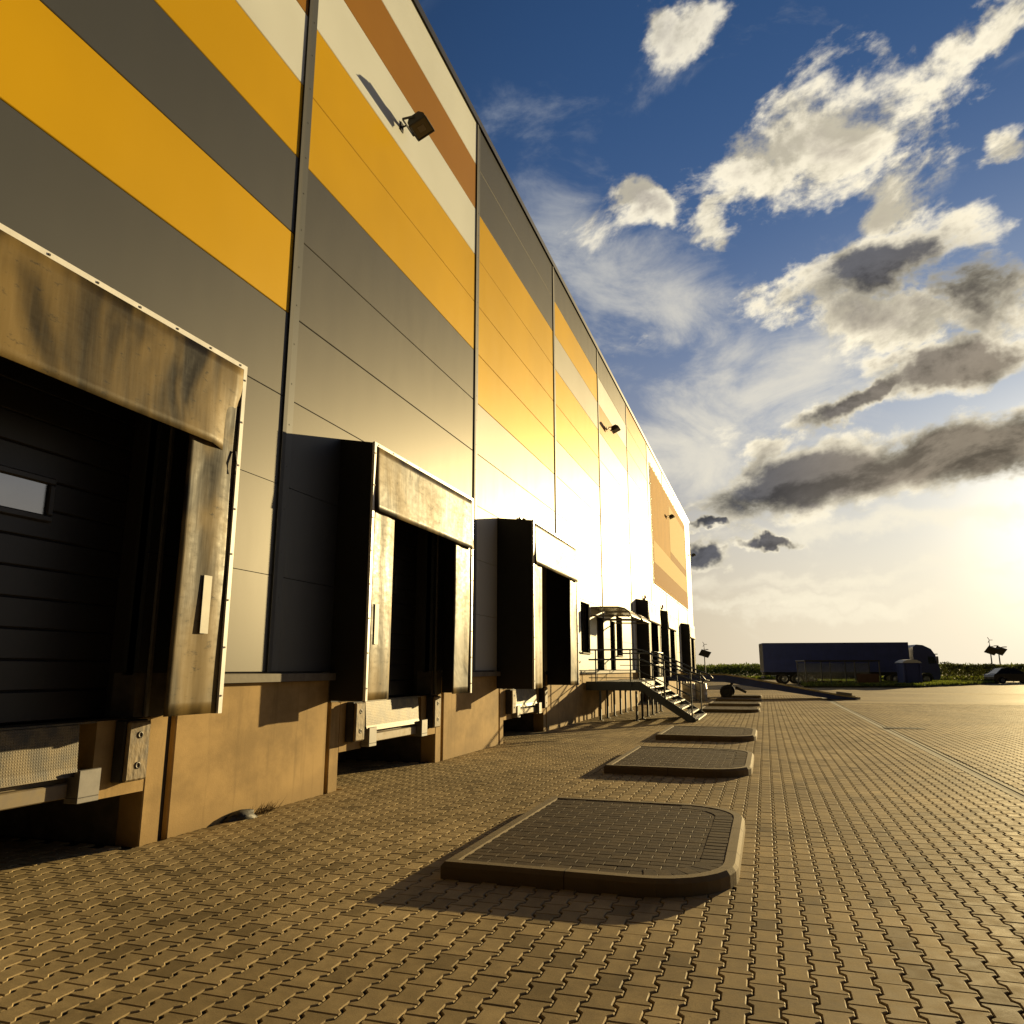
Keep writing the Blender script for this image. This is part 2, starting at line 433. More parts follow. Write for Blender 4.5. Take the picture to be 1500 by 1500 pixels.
ISLANDS = [(5.33, 8.32), (11.15, 14.1), (16.6, 19.3), (27.6, 29.6), (32.2, 34.2), (37.0, 38.9), (41.6, 43.4)]
IX0, IX1 = -2.28, -.27
def in_island(x, y, m=.0):
    r = np.zeros(len(x), bool)
    for a, b in ISLANDS:
        q = (x > IX0-m) & (x < IX1+m) & (y > a-m) & (y < b+m); rad = min(.62, (b-a)/2*.85)
        for cy, sg in ((a+rad, -1), (b-rad, 1)):
            q &= ~((x > IX1-rad) & ((y-cy)*sg > 0) & (np.hypot(x-IX1+rad, y-cy) > rad+m))
        r |= q
    return r

def lay(name, x0, x1, y0, y1, full=True, mask=None):
    px, py = .14, .20
    i = np.arange(int((x1-x0)/px)); j = np.arange(int((y1-y0)/py))
    I, J = np.meshgrid(i, j, indexing='ij'); I, J = I.ravel(), J.ravel()
    cx = x0 + (I+.5)*px; cy = y0 + (J+.5)*py + (I % 2)*py/2
    keep = np.ones(len(cx), bool) if mask is None else mask(cx, cy)
    cx, cy = cx[keep], cy[keep]; N = len(cx)
    if full: v, f = paver_proto(HALF)
    else:
        v, f = paver_proto(HALF, .0030, .0050, .0042, .014)
    wav = .004*np.sin(cx*1.7+cy*.6)+.003*np.sin(cx*.5-cy*1.3)
    cz = rng.normal(0, .0007, N) + wav*.4
    return instance_mesh(name, v, f, cx, cy, cz, rng.normal(0, .0028, (N, 2)), np.clip(rng.normal(.5, .3, N), 0, 1), M['paver'], 'structure')

DOCKS = [3.99, 10.09, 16.42, 34.3, 40.5, 52.6]
def lane(x, y):
    pit = np.zeros(len(x), bool)
    for c in DOCKS: pit |= np.abs(y-c) < 1.40
    return ~in_island(x, y, -.06) & ((x > -5.08) | pit)
lay('pavement', -5.06-.14*11, 2.65, .9, 46., True, lane)
lay('yard_paving', 2.875, 13.0, 7.5, 37., False)

mb = MB(); mb.add([(-6.8,-3,-.014),(2.9,-3,-.014),(2.9,46.1,-.014),(-6.8,46.1,-.014)], [(0,1,2,3)]); mb.build('pavement_bed', M['joint'], kind='structure')
mb = MB()
mb.add([(2.901,-3,-.0141),(13.1,-3,-.014),(13.1,37.1,-.014),(2.901,37.1,-.0141)], [(0,1,2,3)]); mb.build('yard_bed', M['joint'], kind='structure')
mb = MB()
def quad(x0, x1, y0, y1, z): mb.add([(x0,y0,z),(x1,y0,z),(x1,y1,z),(x0,y1,z)], [(0,1,2,3)])
quad(-40, 2.93, 46.1, 118, -.004); quad(2.93, 13.1, 37.1, 118, -.004); quad(13.1, 90, -60, 118, -.004)
quad(-60, 13.1, -60, -3, -.004)
mb.build('yard', M['yard'], kind='structure')
mb = MB(); mb.add([(-3000,-3000,-.06),(3000,-3000,-.06),(3000,3000,-.06),(-3000,3000,-.06)], [(0,1,2,3)]); mb.build('ground', M['soil'], kind='structure')
# drainage gutter between dock lane and yard: two rows of channel blocks with a dark slot
mb = MB()
for k in range(40):
    y0 = .9+k*1.0
    mb.box(2.655, 2.715, y0+.003, y0+.997, -.05, -.007); mb.box(2.800, 2.87, y0+.003, y0+.997, -.05, -.007)
mb.build('drain_gutter', M['gutter'], kind='structure')
mb = MB(); mb.box(2.715, 2.800, .9, 40.9, -.052, -.035); mb.build('drain_slot', M['iron'], kind='structure')

# traffic islands -------------------------------------------------
def rounded(x0, x1, y0, y1, r, n=8):
    """outline with the two corners on the +x side rounded"""
    p = [(x0, y0)]
    for k in range(n+1):
        t = -math.pi/2 + math.pi/2*k/n; p.append((x1-r+r*math.cos(t), y0+r+r*math.sin(t)))
    for k in range(n+1):
        t = math.pi/2*k/n; p.append((x1-r+r*math.cos(t), y1-r+r*math.sin(t)))
    p.append((x0, y1)); return p
def resample(p, step):
    out = []
    for i in range(len(p)):
        a, b = Vector(p[i]), Vector(p[(i+1) % len(p)]); k = max(1, int((b-a).length/step))
        out += [tuple(a.lerp(b, j/k)) for j in range(k)]
    return out

def make_island(y0, y1, label, hgt=.11):
    root = empty('traffic_island', ((IX0+IX1)/2, (y0+y1)/2, 0), label=label, cat='island', group='kerbed paver islands between the docks')
    hx, hy = (IX1-IX0)/2, (y1-y0)/2
    rad = min(.62, hy*.85)
    o = rounded(-hx, hx, -hy, hy, rad); kw = .105
    n = len(o)
    o2 = [tuple(v) for v in inset(o, .022)]; i1 = [tuple(v) for v in inset(o, kw-.012)]; i2 = [tuple(v) for v in inset(o, kw)]
    rings = [(o, -.02), (o, hgt-.03), (o2, hgt), (i1, hgt), (i2, hgt-.012), (i2, hgt-.08)]
    vs = []; fs = []
    for pl, z in rings: vs += [(x, y, z) for x, y in pl]
    for k in range(len(rings)-1):
        for i in range(n):
            j = (i+1) % n; fs.append((k*n+i, k*n+j, (k+1)*n+j, (k+1)*n+i))
    kb = MB(); kb.add(vs, fs)
    # joints between kerb stones: thin dark slots standing 1 mm proud
    acc = 0
    for i in range(n):
        a, b = Vector(o[i]), Vector(o[(i+1) % n]); L = (b-a).length
        d = (b-a)/max(L, 1e-6); nrm = Vector((-d.y, d.x)); t = .9-acc
        while t < L:
            if (t > .05) and (L-t > .02 or L < .2):
                p = a+d*t; q = p+nrm*kw
                kb.add([(p.x-d.x*.003-nrm.x*.0012, p.y-d.y*.003-nrm.y*.0012, -.01), (p.x+d.x*.003-nrm.x*.0012, p.y+d.y*.003-nrm.y*.0012, -.01),
                        (p.x+d.x*.003-nrm.x*.0012, p.y+d.y*.003-nrm.y*.0012, hgt-.029), (p.x-d.x*.003-nrm.x*.0012, p.y-d.y*.003-nrm.y*.0012, hgt-.029),
                        (p.x+d.x*.003+nrm.x*.021, p.y+d.y*.003+nrm.y*.021, hgt+.0015), (p.x-d.x*.003+nrm.x*.021, p.y-d.y*.003+nrm.y*.021, hgt+.0015),
                        (q.x+d.x*.003-nrm.x*.014, q.y+d.y*.003-nrm.y*.014, hgt+.0015), (q.x-d.x*.003-nrm.x*.014, q.y-d.y*.003-nrm.y*.014, hgt+.0015)],
                       [(0,1,2,3), (3,2,4,5), (5,4,6,7)], 1)
            t += .9
        acc = (acc+L) % .9
    kb.build('kerb', [M['kerb'], M['joint']], root)
    # paved infill: running bond courses along x plus a soldier course following the kerb
    bw = .105
    cx = []; cy = []; ang = []
    X0, X1, Y0, Y1 = -hx+kw+.004, hx-kw-.004, -hy+kw+.004, hy-kw-.004
    rr = max(.05, rad-kw)
    def inside(x, y, m):
        if not (X0+m*.2 <= x <= X1-m and Y0+m <= y <= Y1-m): return False
        for sy in (-1, 1):
            ccx, ccy = X1-rr, (Y1-rr)*sy if sy > 0 else Y0+rr
            if x > ccx and (y-ccy)*sy > 0 and math.hypot(x-ccx, y-ccy) > rr-m: return False
        return True
    v, f = paver_proto([(-.1,-.05),(.1,-.05),(.1,.05),(-.1,.05)], .0022, .0032, .0025, .02)
    rows = int(math.ceil((Y1-Y0)/.1))
    for j in range(rows):
        y = Y0+.05+j*.1
        k = 0
        while True:
            x = X0+.1+k*.2-(.1 if j % 2 else 0)
            if x > X1+.1: break
            if x > X0-.05 and inside(max(x, X0+.02), min(max(y, Y0+.08), Y1-.08), .07) and (x < X1-.075):
                cx.append(x); cy.append(y); ang.append(0.)
            k += 1
    path = rounded(X0, X1, Y0, Y1, rr, 14)
    pts = resample(path[:-1] if False else path, .01)
    acc = 0.; prev = None
    for i in range(len(pts)-1):
        a, b = Vector(pts[i]), Vector(pts[i+1])
        if a.x < X1-rr*1.05: continue
        acc += (b-a).length
        if acc >= .103:
            acc = 0; d = (b-a).normalized(); nrm = Vector((-d.y, d.x)); c = a+nrm*.058
            cx.append(c.x); cy.append(c.y); ang.append(math.atan2(nrm.y, nrm.x)+0.)
    cx, cy, ang = map(np.array, (cx, cy, ang)); N = len(cx)
    v2 = v.copy()
    solid = ang != 0
    v_s = v.copy()
    ob = instance_mesh('paving', v, f, cx, cy, np.where(ang != 0, hgt-.0045, hgt-.0080)+rng.normal(0, .0007, N), rng.normal(0, .004, (N, 2)), np.clip(rng.normal(.5, .3, N), 0, 1), M['brownpaver'], None, ang)
    ob.parent = root
    bed = MB(); pl = [tuple(p) for p in inset(o, kw-.001)]
    bed.add([(x, y, hgt-.036) for x, y in pl], [tuple(range(len(pl)))]); bed.build('bed', M['joint'], root)
    return root
il = ['nearest and largest kerbed island of brown pavers in the foreground',
      'second kerbed island of brown pavers, directly behind the foreground one',
      'third kerbed paver island, low strip level with the foot of the steel stairs',
      'kerbed paver island first in the far row of four, just past the stairs',
      'kerbed paver island second in the far row of four beyond the stairs',
      'kerbed paver island third in the far row of four beyond the stairs',
      'farthest kerbed paver island, beside the wheels of the blue ramp']
for (a, b), l in zip(ISLANDS, il): make_island(a, b, l)

# ------------------------------------------------------------------ warehouse
wh = empty('warehouse', (W, 7.08, 0), label='long warehouse clad in orange, grey, white and brown bands with loading docks', cat='warehouse')
wh_off = Vector((-W, -7.08, 0))
def WB(b, name, mats, parent=None, **k):
    """build world-space geometry as a part of the warehouse"""
    b.v = [(x-W, y-7.08, z) for x, y, z in b.v]
    return b.build(name, mats, parent or wh, **k)

DOCKS = [3.99, 10.09, 16.42, 34.3, 40.5, 52.6]
DEPTH = [.50, .50, .78, .53, .60, .56]
HALFW = [1.76, 1.76, 1.90, 1.85, 1.75, 1.75]
OPEN = [(c-1.28, c+1.28, 1.05, 3.85) for c in DOCKS]
WINS = [(22.0, 23.25, 1.93, 3.42), (27.7, 28.95, 1.93, 3.35)]
DOORS = [(24.25, 25.3, 1.08, 3.12), (26.5, 27.45, 1.08, 3.12)]
HOLES = OPEN + WINS + DOORS

def rects_minus(y0, y1, z0, z1, holes):
    ys = sorted({y0, y1, *[h for q in holes for h in q[:2] if y0 < h < y1]})
    zs = sorted({z0, z1, *[h for q in holes for h in q[2:] if z0 < h < z1]})
    out = []
    for a, b in zip(ys[:-1], ys[1:]):
        for c, d in zip(zs[:-1], zs[1:]):
            m = ((a+b)/2, (c+d)/2)
            if not any(q[0] < m[0] < q[1] and q[2] < m[1] < q[3] for q in holes): out.append((a, b, c, d))
    return out

KEYS = ['grey', 'orange', 'white', 'brown', 'pale']
g_, o_, w_, b_, p_ = range(5)
STRIPES = {0: [g_,g_,g_,g_,o_,g_,o_,w_,b_,w_,g_], 1: [g_,g_,g_,g_,g_,g_,o_,o_,w_,b_,w_], 2: [p_,p_,p_,p_,p_,o_,o_,o_,o_,g_,g_],
           3: [w_,w_,w_,w_,w_,p_,o_,o_,p_,o_,g_], 4: [w_,w_,w_,w_,w_,w_,w_,w_,b_,w_,g_], 5: [w_,w_,w_,w_,w_,w_,w_,w_,b_,b_,b_]}
edges = [BAY0+BAY*k for k in range(-2, 9)]
edges = edges + [Y_END]
for i, (ya, yb) in enumerate(zip(edges[:-1], edges[1:])):
    k = i-1      # bay index: 0 is the nearest bay, left of the first visible joint
    st = STRIPES.get(k, STRIPES[0] if k < 0 else [w_]*11)
    b = MB(); y0, y1 = ya+.035, yb-.035
    for n in range(NP):
        z0, z1 = Z0+n*PH+.004, Z0+(n+1)*PH-.004
        hs = [h for h in HOLES if h[1] > y0 and h[0] < y1 and h[3] > z0 and h[2] < z1]
        if not hs:
            c = .007
            b.add([(W-c, y0, z0), (W-c, y1, z0), (W, y1, z0+c), (W, y0, z0+c), (W, y1, z1-c), (W, y0, z1-c), (W-c, y1, z1), (W-c, y0, z1),
                   (W-.04, y0, z0), (W-.04, y1, z0), (W-.04, y1, z1), (W-.04, y0, z1)],
                  [(0,1,2,3), (3,2,4,5), (5,4,6,7), (0,8,9,1), (7,6,10,11), (3,5,7,0), (0,7,11,8), (2,1,6,4), (1,9,10,6)], st[n])
        else:
            for (a, d, e, f) in rects_minus(y0, y1, z0, z1, hs): b.box(W-.12, W, a, d, e, f, st[n])
    lab = {0: 'cladding bay with single orange stripes between grey bands', 1: 'cladding bay with a double orange band under cream and brown',
           2: 'cladding bay with a wide orange block under dark grey', 3: 'cladding bay alternating orange and pale grey near the top',
           4: 'cladding bay with cream and brown top bands', 5: 'cladding bay with a brown top'}.get(k)
    WB(b, 'wall', [M[q] for q in KEYS], label=lab)
    # backing behind the seams
    b = MB()
    for (a, d, e, f) in rects_minus(ya-.0, yb, Z0-.02, ROOF, [h for h in HOLES if h[1] > ya and h[0] < yb]): b.box(W-.16, W-.045, a, d, e, f)
    WB(b, 'wall_backing', M['seam'])
    # joint flashing beside the open joint
    b = MB(); b.box(W-.03, W+.006, ya+.035, ya+.17, Z0+.01, ROOF-.01); 
    for q in range(24): b.lathe([(0, .012), (.008, .010), (.011, .006)], (0, 0, 0), 6)
    b.v = b.v[:8]; b.f = b.f[:6]; b.m = b.m[:6]; b.sm = b.sm[:6]
    for q in range(22): b.box(W+.006, W+.010, ya+.10, ya+.112, Z0+.3+q*.5, Z0+.312+q*.5)
    if k >= 0: WB(b, 'joint_flashing', M['flash'])
    b = MB(); b.box(W-.044, W+.022, ya-.034, ya+.034, Z0, ROOF)
    if k >= 0: WB(b, 'joint_seal', M['seam'])
# roof, end wall, parapet cap, drip ledge
b = MB(); b.box(-45, W-.16, edges[0], Y_END-.02, ROOF-.5, ROOF-.06); WB(b, 'roof', M['cap'])
b = MB(); b.box(-45, W-.004, Y_END, Y_END+.12, 0, ROOF-.01); WB(b, 'end_wall', M['white'])
b = MB(); b.box(-45.1, -45.001, edges[0], Y_END, 0, ROOF-.01); WB(b, 'back_wall', M['grey'])
b = MB(); b.box(-45, W-.16, edges[0]-.1, edges[0], 0, ROOF-.01); WB(b, 'end_wall', M['grey'])
b = MB(); b.box(W-.25, W+.045, edges[0], Y_END+.15, ROOF+.002, ROOF+.10); b.box(W+.03, W+.045, edges[0], Y_END+.15, ROOF-.05, ROOF+.001)
WB(b, 'roof_trim', M['cap'])
gaps = []
cur = edges[0]
for c, hw in zip(DOCKS, HALFW):
    gaps.append((cur, c-hw)); cur = c+hw
gaps.append((cur, Y_END))
for a, d in gaps:
    b = MB(); b.prism([(W-.1, Z0-.005), (W-.1, Z0-.095), (W+.085, Z0-.105), (W+.085, Z0-.02)], 'y', a, d)
    WB(b, 'ledge', M['ledge'])
# precast plinth: one panel between docks, open pit and leveller slot under each dock
def plinth_span(a, d):
    segs = [a]
    for h in HOLES: pass
    b = MB(); b.bbox(W-.25, W, a, d, -.05, Z0-.10, .012); return WB(b, 'plinth', M['concrete'])
PITW = 1.47
cur = edges[0]
for i, c in enumerate(DOCKS):
    a, d = c-PITW-.30, c+PITW+.27
    if a - cur > 6:
        for q in range(int((a-cur)/6.07)+1):
            s0 = cur+q*6.07; s1 = min(cur+(q+1)*6.07, a)-.03
            if s1-s0 > .3: plinth_span(s0+.03, s1)
    else: plinth_span(cur+.05, a-.0)
    # pillars either side of the pit, bridged above it
    for s in (-1, 1):
        yin = c+s*.92; yout = c+s*(PITW+.22); pe = c+s*PITW
        b = MB()
        y0_, y1_ = sorted((pe, yout)); b.bbox(W-.25, W+.003*s, y0_, y1_, -.05, 1.05, .01)
        y0_, y1_ = sorted((yin, pe)); b.box(W-.25, W-.002, y0_, y1_, .44, 1.04)
        WB(b, 'dock_pillar', M['concrete'])
    for ya_, yb_ in ((c-PITW-.22, c-1.28), (c+1.28, c+PITW+.22)):
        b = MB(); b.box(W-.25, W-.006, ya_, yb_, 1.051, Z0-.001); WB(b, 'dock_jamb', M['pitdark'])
    for ya_, yb_ in ((c+PITW+.221, c+PITW+.319), (c-PITW-.299, c-PITW-.221)):
        b = MB(); b.box(W-.22, W-.055, ya_, yb_, -.04, Z0-.11); WB(b, 'joint_filler', M['rubber'])
    b = MB()   # pit cavity
    y0_, y1_ = c-PITW-.01, c+PITW+.01
    b.box(W-1.7, W-1.6, y0_, y1_, -.03, 1.0); b.box(W-1.6, W-.25, y0_-.1, y0_, -.03, 1.0); b.box(W-1.6, W-.25, y1_, y1_+.1, -.03, 1.0)
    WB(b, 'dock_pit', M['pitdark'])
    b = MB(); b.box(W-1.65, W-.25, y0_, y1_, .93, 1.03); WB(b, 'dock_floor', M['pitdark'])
    # sectional door set back in the opening
    b = MB(); X = W-.32
    for q in range(12):
        z = 1.05+q*.235
        b.add([(X, c-1.35, z), (X, c+1.35, z), (X+.012, c+1.35, z+.012), (X+.012, c-1.35, z+.012), (X+.012, c+1.35, z+.222), (X+.012, c-1.35, z+.222), (X, c+1.35, z+.235), (X, c-1.35, z+.235)],
              [(0,1,2,3), (3,2,4,5), (5,4,6,7)])
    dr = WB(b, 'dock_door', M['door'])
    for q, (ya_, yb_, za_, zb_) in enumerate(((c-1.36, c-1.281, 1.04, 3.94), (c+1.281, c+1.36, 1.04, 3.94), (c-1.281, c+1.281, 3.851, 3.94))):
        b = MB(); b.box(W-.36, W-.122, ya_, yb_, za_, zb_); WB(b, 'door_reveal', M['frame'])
    for wc in (c-.02,):
        b = MB()
        for (yy0, yy1, zz0, zz1) in ((wc-.55, wc+.55, 2.90, 2.955), (wc-.55, wc+.55, 2.595, 2.65), (wc-.55, wc-.49, 2.65, 2.90), (wc+.49, wc+.55, 2.65, 2.90)):
            b.bbox(X+.0125, X+.045, yy0, yy1, zz0, zz1, .01)
        WB(b, 'window_frame', M['frame'], dr)
        b = MB(); b.box(X+.013, X+.02, wc-.49, wc+.49, 2.65, 2.90); WB(b, 'window', M['glass'], dr)
    for s in (-1, 1):
        b = MB(); b.bbox(W+.002, W+.03, c+s*1.40-.02, c+s*1.40+.02, 1.05, 4.0, .004); WB(b, 'door_track', M['galv'])
    cur = d
for q in range(2):
    s0 = cur+q*3.0; s1 = min(s0+3.0, Y_END)
    plinth_span(s0+.03, s1-.01)
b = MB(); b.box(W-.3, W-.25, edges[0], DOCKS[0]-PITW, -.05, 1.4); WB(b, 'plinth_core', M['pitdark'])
# windows and personnel doors in recesses
for (a, d, z0, z1) in WINS:
    b = MB()
    for (p, q, r, s) in ((a, a+.06, z0, z1), (d-.06, d, z0, z1), (a+.06, d-.06, z0, z0+.06), (a+.06, d-.06, z1-.06, z1), ((a+d)/2-.03, (a+d)/2+.03, z0+.06, z1-.06)):
        b.bbox(W-.24, W-.17, p, q, r, s, .008)
    wn = WB(b, 'window', M['frame'])
    b = MB(); b.box(W-.21, W-.20, a+.06, d-.06, z0+.06, z1-.06); WB(b, 'pane', M['glass'], wn)
    b = MB(); b.prism([(W-.16, z0), (W-.16, z0+.02), (W+.07, z0-.005), (W+.07, z0-.03)], 'y', a-.05, d+.05); WB(b, 'sill', M['ledge'], wn)
for (a, d, z0, z1) in DOORS:
    b = MB(); b.bbox(W-.23, W-.18, a+.07, d-.07, z0+.02, z1-.07, .006); dd = WB(b, 'door', M['whiteframe'])
    b = MB(); b.box(W-.24, W-.15, a, a+.07, z0, z1); b.box(W-.24, W-.15, d-.07, d, z0, z1); b.box(W-.24, W-.15, a+.07, d-.07, z1-.07, z1); WB(b, 'door_frame', M['frame'], dd)
    b = MB(); b.tube([(W-.18, a+.18, z0+1.05), (W-.12, a+.18, z0+1.05), (W-.12, a+.30, z0+1.05)], .012); WB(b, 'handle', M['galv'], dd)
    b = MB(); b.box(W-.18, W-.176, a+.25, d-.25, z0+1.2, z1-.3); WB(b, 'pane', M['glass'], dd)

# ------------------------------------------------------------------ dock shelters
def curtain(y0, y1, z0, z1, x, ny, nz, amp, seed, curl=0.):
    r = np.random.default_rng(seed); ph = r.uniform(0, 6, 6); b = MB(); vs = []; fs = []
    for i in range(nz+1):
        for j in range(ny+1):
            u, v = j/ny, i/nz
            y = y0+(y1-y0)*u; z = z0+(z1-z0)*v
            d = amp*(math.sin(3.1*u*math.pi+ph[0]+v*1.2)*.5+math.sin(y*4.1+ph[1])*.3+math.sin(z*3.3+ph[2]+y)*.4)
            d *= math.sin(min(1, 3*min(u, 1-u)+.15)*math.pi/2)
            vs.append((x+d+curl*(1-v)**2, y, z))
    for i in range(nz):
        for j in range(ny):
            a = i*(ny+1)+j; fs.append((a, a+1, a+ny+2, a+ny+1))
    b.add(vs, fs, 0, True)
    n = len(vs)   # back sheet, 6 mm behind, and edges
    b.add([(p[0]-.006, p[1], p[2]) for p in vs], [tuple(reversed(f)) for f in fs], 0, True)
    rim = [j for j in range(ny+1)]+[i*(ny+1)+ny for i in range(1, nz+1)]+[nz*(ny+1)+j for j in range(ny-1, -1, -1)]+[i*(ny+1) for i in range(nz-1, 0, -1)]
    for q in range(len(rim)):
        a, c = rim[q], rim[(q+1) % len(rim)]
        b.f.append((a, n+a, n+c, c)); b.m.append(0); b.sm.append(False)
    return b

SH_L = ['nearest dock shelter, torn at one head curtain corner, cut by the left edge',
        'second dock shelter with sagging side curtains, right of the first dark wall joint',
        'third dock shelter, deeper box just before the steel stairs',
        'dock shelter standing directly behind the steel stairs',
        'narrow-looking dock shelter second beyond the steel stairs',
        'last dock shelter, closest to the far corner of the warehouse']
ZB, ZT = 1.07, 4.30
def make_shelter(i):
    c, D, hw = DOCKS[i], DEPTH[i], HALFW[i]
    root = empty('dock_shelter', (W, c, ZB), label=SH_L[i], cat='dock shelter', group='dock shelters along the warehouse wall')
    def P(b, name, m, parent=root, **k):
        b.v = [(x, y, z-ZB) for x, y, z in b.v]; return b.build(name, m, parent, **k)
    zt = ZT + (.12 if i == 2 else 0)
    # fabric side walls and roof between wall and front frame (x local: 0 at wall)
    for s in (-1, 1):
        y0, y1 = sorted((s*hw, s*(hw-.05)))
        b = MB(); b.prism([(.002, ZB), (D-.02, ZB), (D-.02, zt), (.002, zt+.09)], 'y', y0, y1)
        P(b, 'side_wall', M['black'])
    b = MB(); b.add([(.002,-hw+.05,zt+.09),(D-.02,-hw+.05,zt),(D-.02,hw-.05,zt),(.002,hw-.05,zt+.09),(.002,-hw+.05,zt+.05),(D-.02,-hw+.05,zt-.04),(D-.02,hw-.05,zt-.04),(.002,hw-.05,zt+.05)],
                    [(0,1,2,3),(4,7,6,5),(0,4,5,1),(2,6,7,3),(1,5,6,2),(0,3,7,4)])
    P(b, 'shelter_roof', M['black'])
    # white angle frame
    b = MB(); t = .045
    b.box(D-.03, D+.004, -hw-.004, -hw+t, ZB, zt+.01); b.box(D-.03, D+.004, hw-t, hw+.004, ZB, zt+.01); b.box(D-.03, D+.004, -hw+t, hw-t, zt-t+.01, zt+.01)
    fr = P(b, 'front_frame', M['alu'])
    b = MB()
    for q in range(8):
        z = ZB+.15+q*.42
        for s in (-1, 1): b.box(D+.004, D+.010, s*(hw-.021)-.008, s*(hw-.021)+.008, z-.008, z+.008)
    for q in range(9):
        y = -hw+.1+q*(2*hw-.2)/8; b.box(D+.004, D+.010, y-.008, y+.008, zt-.022, zt-.006)
    P(b, 'bolts', M['bolt'], fr)
    # curtains: the side ones hang behind the head curtain
    cwl, cwr = .64, (.66 if i == 0 else .76)
    for s, cw in ((-1, cwl), (1, cwr)):
        ya, yb = (-hw+t, -hw+cw) if s < 0 else (hw-cw, hw-t)
        b = curtain(ya, yb, ZB+.005, zt-.1, D-.012, 10, 30, .011 if i < 2 else .016, 10*i+s+2, -.01)
        sc = P(b, 'side_curtain', M['curtain'])
        if s == 1 and i == 0 or s == -1 and i == 1:
            yy = (hw-.30) if i == 0 else (-hw+.22)
            b = MB(); b.box(D-.004, D-.0005, yy-.05, yy+.05, 1.75, 2.25); P(b, 'guide_strip', M['sticker'], sc)
    hb = zt-.88
    b = curtain(-hw+t+.002, hw-t-.002, hb, zt-t+.008, D+.004, 36, 10, .008, 77+i, .03)
    if i == 0:     # torn corner: pull the lower right corner out and up
        nb = []
        for (x, y, z) in b.v:
            k = max(0, (y-(hw-.42))/.38)*max(0, (zt-.25-z)/.65)
            nb.append((x-.10*k, y, z-.03*k))
        b.v = nb
    hc = P(b, 'head_curtain', M['curtain'])
    if i == 0:
        b = MB(); b.tube([(D+.0, hw-.075, hb+.02), (D+.02, hw-.07, hb-.10), (D+.012, hw-.068, hb-.20)], .008, 6); P(b, 'loose_strap', M['rubber'], hc)
        b = MB(); b.add([(D-.07, hw-.33, hb+.45), (D-.06, hw-.25, hb+.34), (D-.05, hw-.27, hb+.33), (D-.055, hw-.34, hb+.44)], [(0,1,2,3)])
    return root
for i in range(len(DOCKS)): make_shelter(i)

# ------------------------------------------------------------------ dock levellers
LV_L = ['nearest dock leveller with chequered lip plate and a scuffed bumper, lower left', 'dock leveller with bumpers below the second dock shelter',
        'dock leveller below the third, deeper dock shelter', 'dock leveller under the shelter behind the steel stairs',
        'dock leveller under the second shelter beyond the stairs', 'dock leveller under the last shelter near the warehouse corner']
M['chequer'] = None
def chequer_mat():
    m, nt, b = newmat('chequer plate'); g = G(nt)
    tc = nt.nodes.new('ShaderNodeTexCoord').outputs['Object']
    sp = nt.nodes.new('ShaderNodeSeparateXYZ'); nt.links.new(tc, sp.inputs[0])
    u = g.mul(g.add(sp.outputs['Y'], sp.outputs['Z']), 150.); v = g.mul(g.sub(sp.outputs['Y'], sp.outputs['Z']), 150.)
    h = g.step(g.mul(g.m('SINE', u), g.m('SINE', v)), .25, .75)
    n = g.noise(tc, 6, 5, .6)
    nt.links.new(g.mixc(g.step(n, .35, .65), (.035, .027, .016), (.13, .092, .036)), b.inputs['Base Color'])
    b.inputs['Metallic'].default_value = .1; b.inputs['Roughness'].default_value = .55
    bp = nt.nodes.new('ShaderNodeBump'); bp.inputs['Strength'].default_value = 1; bp.inputs['Distance'].default_value = .006
    nt.links.new(h, bp.inputs['Height']); nt.links.new(bp.outputs[0], b.inputs['Normal'])
    return m
M['chequer'] = chequer_mat()
lev0 = None
for i, c in enumerate(DOCKS):
    if lev0 is None:
        root = empty('dock_leveller', (W, c, 0), label=LV_L[0], cat='dock leveller', group='dock levellers in the plinth pits')
        b = MB(); b.box(-.20, .012, -.90, .90, 1.03, 1.046); b.build('deck', M['chequer'], root)
        b = MB(); b.prism([(-.02, 1.028), (.035, 1.028), (.055, .72), (.075, .655), (.055, .65), (.02, .72)], 'y', -.90, .72); b.build('lip_plate', M['chequer'], root)
        b = MB(); b.bbox(-.10, .05, -.92, .66, .50, .61, .008); b.box(-.12, -.02, -.9, .9, .61, .68); b.build('front_beam', M['lip'], root)
        for y in (-.84, .78):
            b = MB()
            b.bbox(.0, .13, y-.10, y+.10, .46, .50, .004); b.bbox(.10, .13, y-.10, y+.10, .501, .70, .004); b.box(.0, .10, y-.095, y-.08, .501, .68); b.box(.0, .10, y+.08, y+.095, .501, .68)
            b.build('lip_support', M['galv'], root)
        for s in (-1, 1):
            b = MB(); b.bbox(.0, .11, s*1.22-.125, s*1.22+.125, .55, 1.04, .012); bo = b.build('bumper', M['rubber'], root)
            b = MB(); b.bbox(.1105, .15, s*1.22-.118, s*1.22+.118, .56, 1.03, .014); fa = b.build('bumper_face', M['bumper'], bo)
            b = MB()
            for z in (.68, .92): b.lathe([(.028, 0), (.028, .006), (.016, .007), (.016, -.01), (.0, -.01)], (.150, s*1.22, z), 14, axis='x')
            b.build('bolt_heads', M['bolt'], bo)
        lev0 = root
    else:
        r = copy_tree(lev0); r.location = (W, c, 0); r['label'] = LV_L[i]

